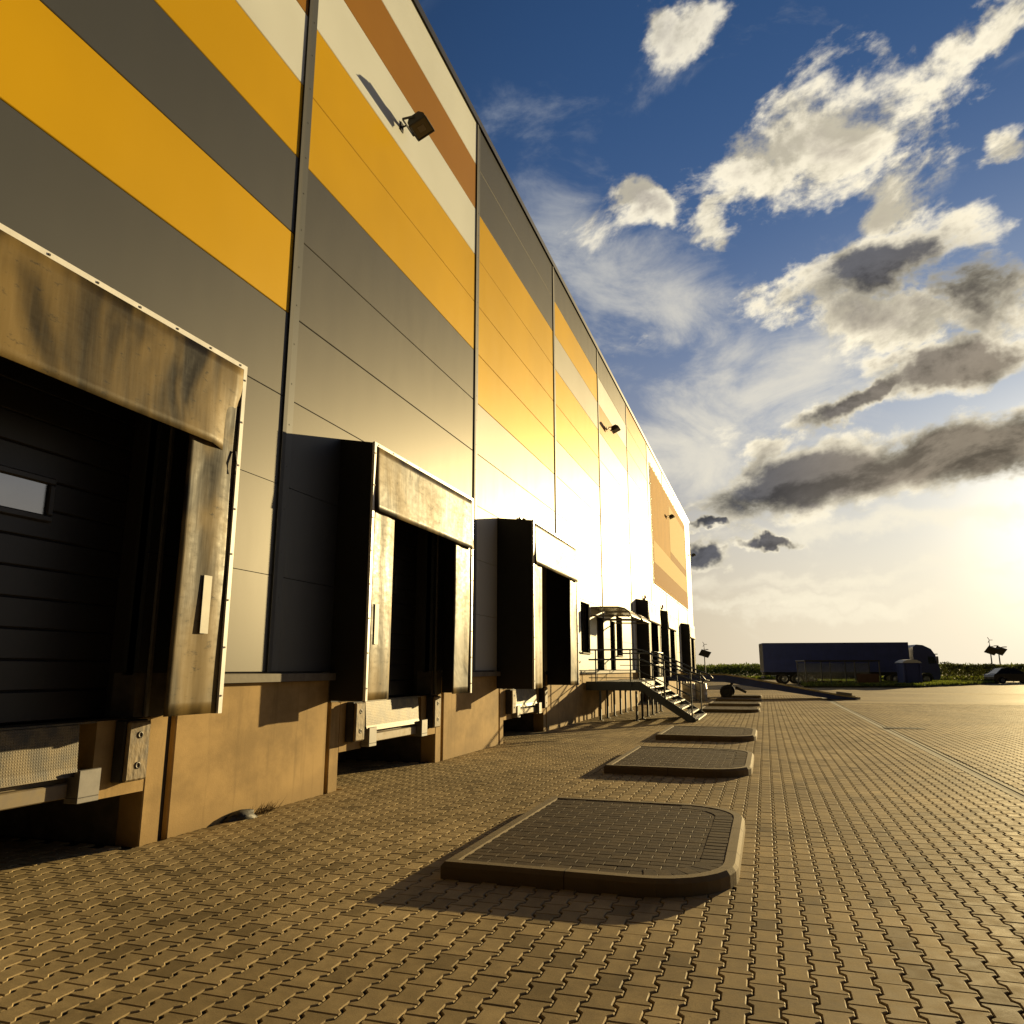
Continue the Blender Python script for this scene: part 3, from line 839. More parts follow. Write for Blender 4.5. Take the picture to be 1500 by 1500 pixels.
# ------------------------------------------------------------------ floodlights
def make_flood():
    root = empty('floodlight', (W, 0, 0))
    b = MB(); b.bbox(.0, .02, -.06, .06, -.10, .10, .004); b.tube([(.01, -.0, 0), (.12, 0, .02)], .018)
    b.build('wall_plate', M['lampbody'], root)
    T = Matrix.Translation((.38, .06, .02)) @ Matrix.Rotation(R(-24), 4, 'Y')
    b = MB()
    for s in (-1, 1): b.bar((.11, s*.25+.06, .02), (.36, s*.25+.06, .02), .012, .05)
    b.bar((.115, -.19, .02), (.115, .31, .02), .012, .05, up=(0, 0, 1))
    b.build('bracket', M['lampbody'], root)
    bm = MB()
    # housing: face points down along local -z
    prof = [(-.19, -.10), (.19, -.10), (.19, -.03), (.12, .06), (-.12, .06), (-.19, -.03)]
    bm.prism(prof, 'y', -.235, .235)
    for q in range(7): bm.box(-.11, .11, -.20+q*.066-.006, -.20+q*.066+.006, .061, .10)
    for s in (-1, 1): bm.bbox(-.20, .20, s*.22-.018, s*.22+.018, -.125, -.1005, .004)
    bm.bbox(.17, .205, -.2, .2, -.125, -.1005, .004); bm.bbox(-.205, -.17, -.2, .2, -.125, -.1005, .004)
    bm.v = [tuple(T @ Vector(p)) for p in bm.v]; hs = bm.build('housing', M['lampbody'], root)
    bm = MB(); bm.box(-.165, .165, -.195, .195, -.112, -.1005); bm.v = [tuple(T @ Vector(p)) for p in bm.v]; bm.build('lens', M['lens'], hs)
    bm = MB(); bm.box(-.07, .07, -.08, .08, -.116, -.1125); bm.v = [tuple(T @ Vector(p)) for p in bm.v]; bm.build('reflector', M['canopyframe'], hs)
    return root
fl = make_flood()
FLD = [(9.72, 10.05, 'large black floodlight on the cream band nearest the camera'), (26.9, 10.2, 'small floodlight on the wall above the steel stairs'),
       (45.2, 10.35, 'floodlight standing out in front of the ochre banner'), (59.85, 10.1, 'farthest floodlight, at the outer corner of the warehouse')]
for n, (y, z, l) in enumerate(FLD):
    r = fl if n == 0 else copy_tree(fl)
    r.location = (W, y, z+.04); r.scale = (.8,)*3; tag(r, l, 'floodlight', 'floodlights on the warehouse wall')

# small signal lamps / vent above docks
def signal(y, z, l):
    root = empty('signal_lamp', (W, y, z), label=l, cat='signal lamp', group='signal lamps above the docks')
    b = MB(); b.bbox(0, .10, -.03, .03, -.06, .06, .006); b.build('bracket', M['alu'], root)
    b = MB(); b.lathe([(0, .14), (.04, .13), (.05, .09), (.05, -.02), (0, -.02)], (.08, 0, .06), 12); b.build('lamp_glass', M['red'], root)
signal(34.7, 4.55, 'small red lamp over the shelter behind the stairs'); signal(41.0, 4.6, 'small red lamp over the second shelter beyond the stairs')
vp = empty('vent_pipe', (W, 16.1, 4.62), label='small pale bent pipe on the wall above the third shelter', cat='pipe')
b = MB(); b.bbox(0, .03, -.05, .05, -.12, .2, .004); b.build('backplate', M['alu'], vp)
b = MB(); b.tube([(.02, 0, .1), (.08, 0, .16), (.08, .12, .16), (.08, .2, .06)], .028, 8); b.build('pipe', M['galv'], vp)

# banner -------------------------------------------------------------
bn = empty('banner', (W, 38.35, 5.7), label='large ochre banner with cream and brown blocks laced to the wall', cat='banner')
L, H = 18.2, 6.15; y0 = .0
b = MB(); b.box(.03, .035, 0, L, 0, H); b.build('sheet', M['bannerO'], bn)
b = MB(); b.box(.036, .0385, .35, L-.1, 0.1, 1.1); b.build('lower_band', M['bannerB'], bn)
b = MB(); b.box(.036, .0385, .35, L-.1, 1.1+.006, 2.25); b.build('middle_band', M['bannerC'], bn)
b = MB(); b.box(.036, .0385, 8.0, L-.7, 2.75, H-.55); b.build('cream_block', M['bannerC'], bn)
b = MB(); b.box(.036, .0385, 8.0, L-.7, 2.26, 2.745); b.box(.036, .0385, L-.69, L-.1, 2.26, H-.05); b.build('brown_border', M['bannerB'], bn)
b = MB()
for q in range(20):
    b.lathe([(0, .0), (.05, .004), (.05, -.02)], (.036, .3+q*.92, H+.10), 6, axis='x'); b.lathe([(0, .0), (.05, .004), (.05, -.02)], (.036, .3+q*.92, -.10), 6, axis='x')
for q in range(8): b.lathe([(0, .0), (.05, .004), (.05, -.02)], (.036, -.10, .2+q*.82), 6, axis='x')
b.box(-.0, .03, -.12, -.09, -.1, H+.1)
b.build('lacing', M['pole'], bn)

# ------------------------------------------------------------------ entrance stairs
SY0, SY1, SYL = 22.3, 25.5, 27.7
LX = -3.45
st = empty('entrance_stairs', (LX, SY0, 0), label='grey steel entrance stairs with landing, legs and tube railings against the plinth', cat='stairs')
def SB(b, name, m, parent=None, **k):
    b.v = [(x-LX, y-SY0, z) for x, y, z in b.v]; return b.build(name, m, parent or st, **k)
LZ = 1.08
b = MB(); b.box(W+.06, LX, SY0+.05, SYL-.05, LZ-.045, LZ); SB(b, 'landing', M['tread'])
b = MB()
for y in (SY0, SYL-.05): b.bbox(W+.05, LX+.02, y, y+.05, LZ-.24, LZ+.012, .005)
b.bbox(LX-.03, LX+.02, SY0+.052, SYL-.052, LZ-.24, LZ-.046, .005)
b.bbox(LX-.03, LX+.02, SY1, SYL-.052, LZ-.045, LZ+.10, .005)
SB(b, 'landing_beam', M['steel'])
FX = -1.93; NT = 7
for y in (SY0, SY1-.05):
    b = MB(); b.prism([(LX+.02, LZ+.01), (LX+.02, LZ-.25), (FX-.22, .0), (FX, .0), (FX, .10)], 'y', y, y+.05); SB(b, 'stringer', M['steel'])
dx = (FX-LX)/NT
for q in range(NT):
    x = LX+.0+q*dx; z = LZ-(q+1)*LZ/(NT+.55)
    b = MB(); b.box(x+.02, x+dx+.05, SY0+.052, SY1-.052, z-.035, z); t = SB(b, 'tread', M['tread'])
    b = MB(); b.box(x+dx+.051, x+dx+.07, SY0+.054, SY1-.054, z-.03, z+.006); SB(b, 'nosing', M['nosing'], t)
for y in (SY0+.03, 23.4, 24.5, 25.6, 26.6, SYL-.03):
    for x in (-4.62, LX-.12):
        b = MB(); b.bbox(x-.03, x+.03, y-.03, y+.03, .012, LZ-.25, .004); b.box(x-.07, x+.07, y-.07, y+.07, .0, .012); SB(b, 'leg', M['steel'])
def rail(y, first=W+.15, posts=(-3.7, -2.75, -2.02)):
    b = MB()
    top = [(first, y, LZ+.92), (LX-.05, y, LZ+.92), (LX+.1, y, LZ+.90), (FX-.05, y, 1.36), (FX+.22, y, 1.27), (FX+.30, y, 1.17), (FX+.22, y, 1.07)]
    mid = [(FX+.22, y, 1.07), (FX-.05, y, 1.13), (LX+.1, y, LZ+.62), (LX-.05, y, LZ+.64), (first, y, LZ+.64)]
    b.tube(top+mid, .024, 8)
    b.tube([(first, y, LZ+.34), (LX-.05, y, LZ+.34), (FX-.08, y, .72)], .014, 6); b.tube([(first, y, LZ+.12), (LX-.05, y, LZ+.12), (FX-.08, y, .42)], .014, 6)
    h = SB(b, 'handrail', M['steel'])
    for x in posts:
        zt = LZ+.92 if x < LX else LZ+.90+(x-LX-.1)/(FX-.05-LX-.1)*(1.36-LZ-.90)
        zb = LZ-.1 if x < LX else max(.05, LZ-(x-LX)/(FX-LX)*LZ-.05)
        b = MB(); b.tube([(x, y, zb), (x, y, zt)], .022, 8); SB(b, 'post', M['steel'], h)
rail(SY0-.03, posts=(-4.72, -3.7, -2.75, -2.02)); rail(SY1+.03, first=LX-.1, posts=(LX-.08, -2.75, -2.02))
b = MB(); b.tube([(LX, SY1, LZ+.92), (LX, SYL, LZ+.92), (W+.1, SYL, LZ+.92)], .024); b.tube([(LX, SY1, LZ+.5), (LX, SYL, LZ+.5), (W+.1, SYL, LZ+.5)], .014, 6)
h = SB(b, 'handrail', M['steel'])
for p in ((LX, SY1+.9), (LX, SYL), (-4.3, SYL)):
    b = MB(); b.tube([(p[0], p[1], LZ-.1), (p[0], p[1], LZ+.92)], .022); SB(b, 'post', M['steel'], h)

# door canopies
def make_canopy(y0, y1, l):
    root = empty('door_canopy', (W, (y0+y1)/2, 3.2), label=l, cat='canopy', group='curved canopies over the doors')
    hw = (y1-y0)/2
    arc = [(0, .15), (.5, .15), (.85, .14), (1.05, .09), (1.18, -.01), (1.24, -.13)]
    b = MB(); n = len(arc); vs = []; fs = []
    for s in (-hw, hw):
        for x, z in arc: vs.append((x, s, z))
        for x, z in arc: vs.append((x, s, z-.012))
    N = 2*n
    for i in range(n-1):
        fs += [(i, i+1, N+i+1, N+i), (n+i, N+n+i, N+n+i+1, n+i+1)]
    fs += [(n-1, 2*n-1, N+2*n-1, N+n-1), (0, N, N+n, n)]
    b.add(vs, fs, 0, True); b.build('sheet', M['canopy'], root)
    for s in (-hw-.02, hw+.02):
        b = MB(); b.tube([(x, s, z-.006) for x, z in arc]+[(1.2, s, -.15), (.0, s, -.12)], .026, 6); b.build('bracket', M['canopyframe'], root)
    for x, z in ((1.25, -.15), (.02, .14)):
        b = MB(); b.tube([(x, -hw, z), (x, hw, z)], .03, 6); b.build('edge_bar', M['canopyframe'], root)
make_canopy(23.5, 25.2, 'nearer curved amber canopy over the first door above the landing'); make_canopy(25.75, 27.45, 'farther curved amber canopy over the second door above the landing')

# dry weed and rag by the plinth foot
wd = empty('dry_weed', (W+.06, 6.75, 0), label='dry weed tuft with a dark clump at the foot of the plinth', cat='weed')
b = MB()
for q in range(70):
    a = random.uniform(-1.2, 1.2); p = Vector((random.uniform(-.03, .06), random.gauss(.28, .10), 0)); h = random.uniform(.05, .13)
    e = p+Vector((.07*math.cos(a), .10*math.sin(a)+.04, h)); s = Vector((.003, .003, 0)); b.add([p-s, p+s, e], [(0,1,2)])
b.build('stalks', M['weed'], wd)
b = MB(); vs = []; fs = []
for i in range(7):
    for j in range(14):
        t = 2*math.pi*j/14; ph = math.pi/2*i/6; r_ = 1+.25*math.sin(3*t+i)+random.uniform(-.08, .08)
        vs.append((.09*math.cos(t)*math.cos(ph)*r_, .20*math.sin(t)*math.cos(ph)*r_-.02, .085*math.sin(ph)))
for i in range(6):
    for j in range(14): fs.append((i*14+j, i*14+(j+1) % 14, (i+1)*14+(j+1) % 14, (i+1)*14+j))
b.add(vs, fs, 0, True); b.build('clump', M['rubber'], wd)

# ------------------------------------------------------------------ far objects
def at(px, D):
    """ground point at horizontal depth D seen in photo column px (used once, to read positions off the photo)"""
    r = (px-750)/1133.6*D
    return Vector((.9503*r-.3114*D, .3114*r+.9503*D, 0))
CAMZ = R(18.145)

# loading ramp
rp = empty('mobile_loading_ramp', (0, 42, 0), label='long blue mobile loading ramp on two wheels sloping down to the yard', cat='loading ramp')
prof = [(-4.9, 1.16), (-2.0, 1.14), (-1.2, 1.02), (3.2, .19), (4.25, .06)]
lo = [(4.25, .01), (3.0, .02), (-1.2, .66), (-2.0, .80), (-4.9, .84)]
for y in (-1.1, 1.05):
    b = MB(); b.prism(prof+lo, 'y', y, y+.05); b.build('side_beam', M['rampblue'], rp)
b = MB()
for (x0, z0), (x1, z1) in zip(prof[:-1], prof[1:]): b.bar((x0, 0, z0-.09), (x1, 0, z1-.09), 2.08, .03)
b.build('deck', M['chequer'], rp)
for y in (-1.13, 1.08):
    b = MB()
    for (x0, z0), (x1, z1) in zip(prof[:-1], prof[1:]): b.bar((x0, y+.03, z0+.03), (x1, y+.03, z1+.03), .09, .05)
    b.build('edge_rail', M['yellow'], rp)
def wheel(parent, c, r, w, axis='y', nm='wheel', rim=None, tyre=None):
    b = MB(); b.lathe([(r*.60, -w/2), (r*.92, -w/2), (r, -w*.36), (r, w*.36), (r*.92, w/2), (r*.60, w/2)], c, 24, axis=axis); o = b.build(nm, tyre or M['tyre'], parent)
    b = MB(); b.lathe([(0, -w*.30), (r*.30, -w*.34), (r*.34, -w*.22), (r*.52, -w*.26), (r*.60, -w*.47), (r*.60, w*.47), (r*.52, w*.26), (r*.34, w*.22), (r*.30, w*.34), (0, w*.30)], c, 20, axis=axis); b.build('rim', rim or M['rim'], o)
    return o
for y in (-1.35, 1.3): wheel(rp, (-1.95, y, .32), .32, .22, rim=M['chassis'])
b = MB(); b.tube([(-1.95, -1.3, .38), (-1.95, 1.3, .38)], .05); b.bar((-1.95, -.9, .4), (-1.6, -.9, .85), .08, .08); b.bar((-1.95, .9, .4), (-1.6, .9, .85), .08, .08)
b.bar((-1.5, -1.2, .55), (-1.0, -1.2, .30), .12, .12); b.build('axle', M['chassis'], rp)
for y in (-.9, .9):
    b = MB(); b.bar((-4.3, y, .0), (-4.3, y, .84), .1, .1); b.build('support_leg', M['rampblue'], rp)
b = MB(); b.bar((3.2, -.95, .3), (3.9, -.95, .22), .10, .16); b.build('end_flap', M['galv'], rp)

# two pale drums behind the stairs
for n, (x, y, l) in enumerate(((-3.45, 37.0, 'cream plastic drum behind the stairs, the one nearer the wall'), (-2.95, 37.3, 'cream plastic drum behind the stairs, the outer one'))):
    r_ = empty('drum', (x, y, 0), label=l, cat='drum', group='drums behind the stairs')
    b = MB(); b.lathe([(0, 0), (.27, .0), (.29, .04), (.29, .25), (.305, .27), (.305, .29), (.29, .31), (.29, .52), (.305, .54), (.305, .56), (.29, .58), (.28, .76), (.25, .80)], n=24); b.build('body', M['plastic'], r_)
    b = MB(); b.lathe([(.25, .80), (.24, .79), (0, .79)], n=24); b.lathe([(.0, .82), (.035, .82), (.035, .79)], (.12, .05, 0), 10); b.build('lid', M['plastic'], r_)

# truck ---------------------------------------------------------------
tp = at(1119, 77.0)
tk = empty('articulated_truck', tp, R(8), label='navy blue articulated truck with a long box trailer parked across the yard', cat='truck')
b = MB(); b.bbox(0, 13.6, 0, 2.55, 1.15, 4.0, .04); tr = b.build('trailer', M['blue'], tk)
b = MB()
for x in (.02, 13.52): b.box(x, x+.06, -.012, -.002, 1.15, 3.98)
b.box(.1, 13.5, -.014, -.002, 3.88, 3.98); b.box(.1, 13.5, -.014, -.002, 1.15, 1.28)
for q in range(11): b.box(.9+q*1.2, .93+q*1.2, -.010, -.002, 1.29, 3.87)
b.build('trailer_trim', M['navy'], tr)
b = MB(); b.box(-.02, -.002, .05, 1.26, 1.25, 3.93); b.box(-.02, -.002, 1.29, 2.5, 1.25, 3.93)
for y in (.35, .95, 1.6, 2.2): b.tube([(-.04, y, 1.3), (-.04, y, 3.9)], .02, 6)
b.build('rear_door', M['galv'], tr)
b = MB(); b.box(.1, 13.2, .75, .9, .85, 1.14); b.box(.1, 13.2, 1.65, 1.8, .85, 1.14); b.box(.0, .15, .1, 2.45, .55, .75); b.box(4.6, 10.4, .02, .06, .55, 1.05); b.box(10.8, 10.95, .2, .35, .3, 1.14); b.build('chassis', M['chassis'], tk)
for x in (1.9, 3.2, 4.5):
    for y in (.18, 2.37): wheel(tk, (x, y, .5), .5, .34)
# cab
b = MB()
side = [(13.95, .95), (13.95, 2.6), (14.0, 3.55), (14.35, 3.78), (14.9, 3.72), (15.6, 3.35), (15.95, 2.75), (16.2, 1.65), (16.22, .95), (16.15, .45), (15.6, .42), (15.5, .9), (15.2, 1.12), (14.7, 1.12), (14.45, .9), (14.4, .60), (14.0, .60)]
b.prism(side, 'y', .06, 2.49)
cb = b.build('cab', M['navy'], tk)
bv = cb.modifiers.new('soften', 'BEVEL'); bv.width = .08; bv.segments = 3; bv.limit_method = 'ANGLE'; bv.angle_limit = R(50)
b = MB(); b.prism([(15.25, 1.95), (15.25, 2.65), (15.78, 2.62), (15.95, 2.0)], 'y', .04, .055); b.build('side_window', M['carglass'], cb)
b = MB(); b.add([(16.235, .25, 1.75), (16.235, 2.3, 1.75), (15.99, 2.3, 2.7), (15.99, .25, 2.7)], [(0,1,2,3)]); b.build('windscreen', M['carglass'], cb)
b = MB(); b.bbox(15.95, 16.1, -.22, -.02, 2.0, 2.65, .03); b.bar((15.95, .1, 2.6), (16.0, -.1, 2.55), .04, .04); b.bbox(15.75, 16.25, .3, 2.2, 2.82, 2.9, .02); b.build('mirror', M['galv'], cb)
b = MB(); b.bbox(16.225, 16.27, .15, .55, .65, .9, .02); b.bbox(16.225, 16.27, 2.0, 2.4, .65, .9, .02); b.build('headlight', M['nosing'], cb)
for x in (14.95,):
    for y in (.24, 2.31): wheel(tk, (x, y, .5), .5, .34)
for y in (.24, 2.31): wheel(tk, (12.2, y, .5), .5, .34)
b = MB(); b.bbox(13.0, 13.9, .1, .6, .45, 1.0, .08); b.build('fuel_tank', M['galv'], tk)

# smoking shelter ----------------------------------------------------
sp_ = at(1180, 66); sl = empty('smoking_shelter', sp_, R(18), label='open glazed smoking shelter with dark posts on the grass before the truck', cat='shelter')
b = MB(); b.bbox(-.1, 6.4, -.1, 2.0, 2.08, 2.2, .02); b.build('roof', M['frame'], sl)
for x in (0, 2.1, 4.2, 6.3):
    for y in (0, 1.9):
        b = MB(); b.bbox(x-.04, x+.04, y-.04, y+.04, 0, 2.08, .006); b.build('post', M['pole'], sl)
M['pane'] = mat('shelter glazing', (.85, .87, .85), .05, trans=.9)
for x in (0, 2.1, 4.2):
    b = MB(); b.box(x+.05, x+2.05, 1.895, 1.905, .25, 1.95); b.build('pane', M['pane'], sl)
b = MB(); b.box(4.3, 6.2, -.02, .03, .1, 1.05); b.build('board_panel', M['wood'], sl)
b = MB(); b.bbox(.4, 3.6, 1.2, 1.6, .42, .47, .01)
for x in (.6, 2.0, 3.4): b.box(x, x+.06, 1.25, 1.55, 0, .42)
b.build('bench', M['wood'], sl)
# portable toilet
tl = empty('portable_toilet', at(1331, 66), R(18), label='blue portable toilet with a pale domed roof beside the truck cab', cat='portable toilet')
b = MB(); b.bbox(-.75, .75, -.6, .6, .05, 1.95, .05)
for x in (-.75, .62): b.bbox(x, x+.13, -.66, -.601, .05, 1.95, .01)
b.build('body', M['toilet'], tl)
b = MB(); b.bbox(-.5, .5, -.64, -.602, .15, 1.85, .01); b.build('door', M['toilet'], tl)
b = MB(); arc = [(-.82, 1.955), (-.7, 2.08), (-.4, 2.2), (0, 2.25), (.4, 2.2), (.7, 2.08), (.82, 1.955)]; b.prism(arc, 'y', -.68, .68); b.build('roof', M['toiletroof'], tl)

# cars ---------------------------------------------------------------
def make_car(name, loc, rz, body, label, scale=1.):
    root = empty(name, loc, rz, label=label, cat='car'); root.scale = (scale,)*3
    lower = [(0, .32), (0, .62), (.05, .86), (.55, .93), (3.0, .93), (4.05, .80), (4.40, .62), (4.42, .35), (4.2, .24), (3.95, .24), (3.86, .48), (3.62, .62), (3.32, .62), (3.10, .48), (3.0, .22), (1.22, .22), (1.14, .48), (.92, .62), (.62, .62), (.40, .48), (.30, .26)]
    b = MB(); b.prism(lower, 'y', -.88, .88); o = b.build('body', body, root)
    m = o.modifiers.new('soften', 'BEVEL'); m.width = .07; m.segments = 3; m.limit_method = 'ANGLE'; m.angle_limit = R(55)
    b = MB(); top = [(.30, .93, .80), (.95, 1.42, .62), (1.5, 1.47, .60), (2.15, 1.42, .62), (3.0, .93, .80)]
    n = len(top); vs = [(x, -w, z) for x, z, w in top]+[(x, w, z) for x, z, w in top]
    b.add(vs, [(i, i+1, n+i+1, n+i) for i in (1, 2)]); 
    rf = b.build('roof', body, root)
    b = MB(); b.add(vs, [(0, 1, n+1, n), (3, 4, n+4, n+3), (0, 4, 3, 2, 1), (n, n+1, n+2, n+3, n+4)]); b.build('windows', M['carglass'], root)
    b = MB()
    for s in (-1, 1):
        for i in range(n-1):
            a, c = top[i], top[i+1]; b.bar((a[0], s*a[2], a[1]), (c[0], s*c[2], c[1]), .05, .05)
        b.bar((1.6, s*.80, .93), (1.6, s*.60, 1.46), .06, .04)
    b.build('pillars', body, root)
    for x in (.77, 3.47):
        for s in (-.80, .80): wheel(root, (x, s, .31), .31, .2)
    b = MB(); b.bbox(4.28, 4.42, .45, .8, .55, .70, .02); b.bbox(4.28, 4.42, -.8, -.45, .55, .70, .02); b.build('headlight', M['nosing'], root)
    b = MB(); b.bbox(2.6, 2.75, .9, 1.05, .92, 1.05, .02); b.bbox(2.6, 2.75, -1.05, -.9, .92, 1.05, .02); b.build('mirror', body, root)
    return root
make_car('parked_car', at(1447, 79), R(14), M['carpaint'], 'dark glossy hatchback car parked before the hedge, cut by the right edge', 1.07)
make_car('parked_car', at(1137, 112), R(62), M['silver'], 'distant pale car partly behind the trailer rear')

# solar lamps --------------------------------------------------------
def solar(loc, h, l, ph, rz, turbine=False):
    root = empty('solar_lamp', loc, rz, label=l, cat='lamp post', group='solar lamps beyond the yard')
    b = MB(); b.tube([(0, 0, 0), (0, 0, h)], [.09, .06], 10); b.build('pole', M['pole'], root)
    T = Matrix.Translation((0, -.25, ph)) @ Matrix.Rotation(R(-52), 4, 'X') @ Matrix.Rotation(R(20), 4, 'Z')
    b = MB(); b.obox(T, 1.45, 1.0, .05); b.build('solar_panel', M['solar'], root)
    b = MB(); b.bar((0, 0, h-.25), (.1, -.9, h-.15), .08, .06); b.bbox(-.05, .25, -1.3, -.85, h-.22, h-.12, .02); b.build('lamp_head', M['pole'], root)
    if turbine:
        b = MB()
        for k in range(3):
            t = 2*math.pi*k/3; b.bar((.0, -.06, h+.55), (.38*math.cos(t), -.06, h+.55+.38*math.sin(t)), .03, .06)
        b.tube([(0, 0, h), (0, 0, h+.55)], .03, 6); b.build('wind_rotor', M['pole'], root)
solar(at(1454, 92), 4.3, 'solar lamp post behind the dark car, with a small wind rotor on top', 3.6, R(18), True)
solar(at(1466, 93), 4.2, 'solar lamp post behind the dark car, thicker post without rotor', 3.6, R(18))
solar(at(1033, 105), 4.2, 'solar lamp post alone beside the warehouse corner', 3.5, R(18), True)

# vegetation ---------------------------------------------------------
def leaf_cloud(name, pts, size, material, n_per=1, up=.4, **k):
    """many small leaf quads at the given points, a tone for each"""
    N = len(pts); pts = np.asarray(pts)
    a = rng.normal(size=(N, 3)); a[:, 2] = np.abs(a[:, 2])*up+.2; a /= np.linalg.norm(a, axis=1)[:, None]
    c = np.cross(a, rng.normal(size=(N, 3))); c /= np.linalg.norm(c, axis=1)[:, None]
    s = (size*rng.uniform(.6, 1.4, N))[:, None]
    V = np.stack([pts-c*s*.4, pts+c*s*.4, pts+c*s*.15+a*s*1.6, pts-c*s*.15+a*s*1.6], 1).reshape(-1, 3)
    me = bpy.data.meshes.new(name); F = np.arange(N*4).reshape(-1, 4)
    me.from_pydata(V.tolist(), [], F.tolist()); tri_attr(me, 'tone', np.clip(rng.normal(.45, .3, N), 0, 1)); me.materials.append(material)
    o = bpy.data.objects.new(name, me); COL.objects.link(o); return tag(o, **k)

def band(p, ang, length, depth, height, n, lump=.25):
    u = rng.uniform(0, length, n); v = rng.uniform(0, depth, n)
    top = height*(1+lump*(np.sin(u*1.3+1)*.4+np.sin(u*3.7)*.35+np.sin(u*.41+2)*.5)*.5)
    z = top*np.sqrt(rng.uniform(0, 1, n))
    return np.c_[p.x+u*math.cos(ang)-v*math.sin(ang), p.y+u*math.sin(ang)+v*math.cos(ang), z]
hg = empty('hedge', at(1386, 88), label='long clipped hedge behind the dark car on the right', cat='hedge')
o = leaf_cloud('foliage', band(Vector((0, 0, 0)), CAMZ, 45, 1.6, 1.95, 22000, .22), .12, M['leaf']); o.parent = hg
b = MB()
for q in range(30): x = q*1.5+.5; b.tube([(x*math.cos(CAMZ)-.8*math.sin(CAMZ), x*math.sin(CAMZ)+.8*math.cos(CAMZ), 0), (x*math.cos(CAMZ)-.8*math.sin(CAMZ), x*math.sin(CAMZ)+.8*math.cos(CAMZ), 1.2)], [.05, .02], 6)
b.build('stems', M['wood'], hg)
leaf_cloud('crop', band(at(980, 122), CAMZ, 95, 14, 2.0, 45000, .18), .22, M['crop'], kind='stuff', label='tall green field crop beyond the yard')
# verges: kerbed grass ground with blades
def verge(name, poly, n, z=.10, h=.10):
    b = MB(); b.add([(p.x, p.y, z) for p in poly]+[(p.x, p.y, -.05) for p in poly], [tuple(range(len(poly)))]+[(i, len(poly)+i, len(poly)+(i+1) % len(poly), (i+1) % len(poly)) for i in range(len(poly))])
    b.build(name, M['soil'], kind='structure')
    xs = [p.x for p in poly]; ys = [p.y for p in poly]; P = []
    m = len(poly)
    while len(P) < n:
        X = rng.uniform(min(xs), max(xs), n); Y = rng.uniform(min(ys), max(ys), n)
        ins = np.zeros(n, bool); j = m-1
        for i in range(m):
            c = ((poly[i].y > Y) != (poly[j].y > Y)) & (X < (poly[j].x-poly[i].x)*(Y-poly[i].y)/(poly[j].y-poly[i].y+1e-9)+poly[i].x)
            ins ^= c; j = i
        P += np.c_[X, Y, np.full(n, z)][ins].tolist()
    leaf_cloud('grass', P[:n], h, M['grass'], up=2.5, kind='stuff')
def gp(px, py):
    D = 1.45*1133.6/(py-980); return at(px, D)
verge('verge', [gp(1176, 1006.5), gp(1345, 1006.5), gp(1405, 1004.0), gp(1452, 1001.6), gp(1462, 1000.4), gp(1400, 999.6), gp(1340, 999.5), gp(1170, 999.5)], 30000, .12, .12)
verge('field_verge', [at(1000, 110), at(1560, 100), at(1560, 121), at(980, 121)], 30000, .05, .22)
# a drain cover in the yard
dc = gp(1315, 1063.5)
b = MB(); b.bbox(-.45, .45, -.3, .3, -.003, .004, .002)
for q in range(9): b.box(-.38+q*.09, -.34+q*.09, -.24, .24, .0045, .009)
o = b.build('drain_cover', M['iron'], label='dark iron drain cover set in the sunlit yard', cat='drain cover'); o.location = (dc.x, dc.y, 0)

# ------------------------------------------------------------------ sun, sky, camera
sv = Vector((math.sin(R(SUN_AZ))*math.cos(R(SUN_EL)), math.cos(R(SUN_AZ))*math.cos(R(SUN_EL)), math.sin(R(SUN_EL))))
sd = bpy.data.lights.new('sun', 'SUN'); sd.energy = 4.5; sd.angle = R(.5); sd.color = (1., .755, .36)
so = bpy.data.objects.new('sun', sd); COL.objects.link(so); so.rotation_euler = (-sv).to_track_quat('-Z', 'Y').to_euler(); so.location = (20, 50, 30)

CLOUDS = [('b',-1.31,43.24,.0421,.0294,16.3),('b',3.02,34.91,.0784,.0466,27.0),('b',8.04,34.9,.0821,.0516,4.8),('b',-.87,32.34,.0401,.02,20.9),('b',13.4,34.89,.0413,.0599,-37.6),
 ('b',10.5,31.86,.0703,.0307,-3.6),('b',18.78,37.61,.0345,.0213,11.6),('b',18.8,31.66,.0244,.022,1.3),('b',-6.2,33.85,.0327,.018,-25.1),('b',-.97,31.04,.0346,.0173,.8),
 ('b',5.13,25.6,.068,.0362,5.3),('b',10.38,23.07,.1069,.027,-12.0),('b',16.36,27.23,.0459,.0292,11.7),('d',10.31,26.39,.0837,.0371,6.2),('d',15.6,24.51,.0532,.0461,13.8),
 ('d',8.13,18.22,.0636,.0145,22.2),('d',14.1,18.8,.0807,.0275,-2.3),('l',4.0,12.9,.118,.0300,5.6),('l',14.0,13.95,.120,.0310,3.4),('d',1.44,8.85,.038,.0068,0.),('d',-3.38,8.08,.0251,.0156,-2.1),
 ('d',-2.68,10.2,.02,.0061,-2.8),('w',6.,6.3,.22,.010,1.),('w',12.,4.2,.25,.007,-1.),('w',0.,5.0,.16,.008,2.),('w',9.,9.6,.20,.012,2.),('w',-5.46,16.47,.0924,.0527,-3.6),('w',-8.14,27.9,.1367,.0746,-33.4),('w',4.16,19.95,.1096,.0498,8.1),('b',-.11,14.1,.0645,.017,26.9)]
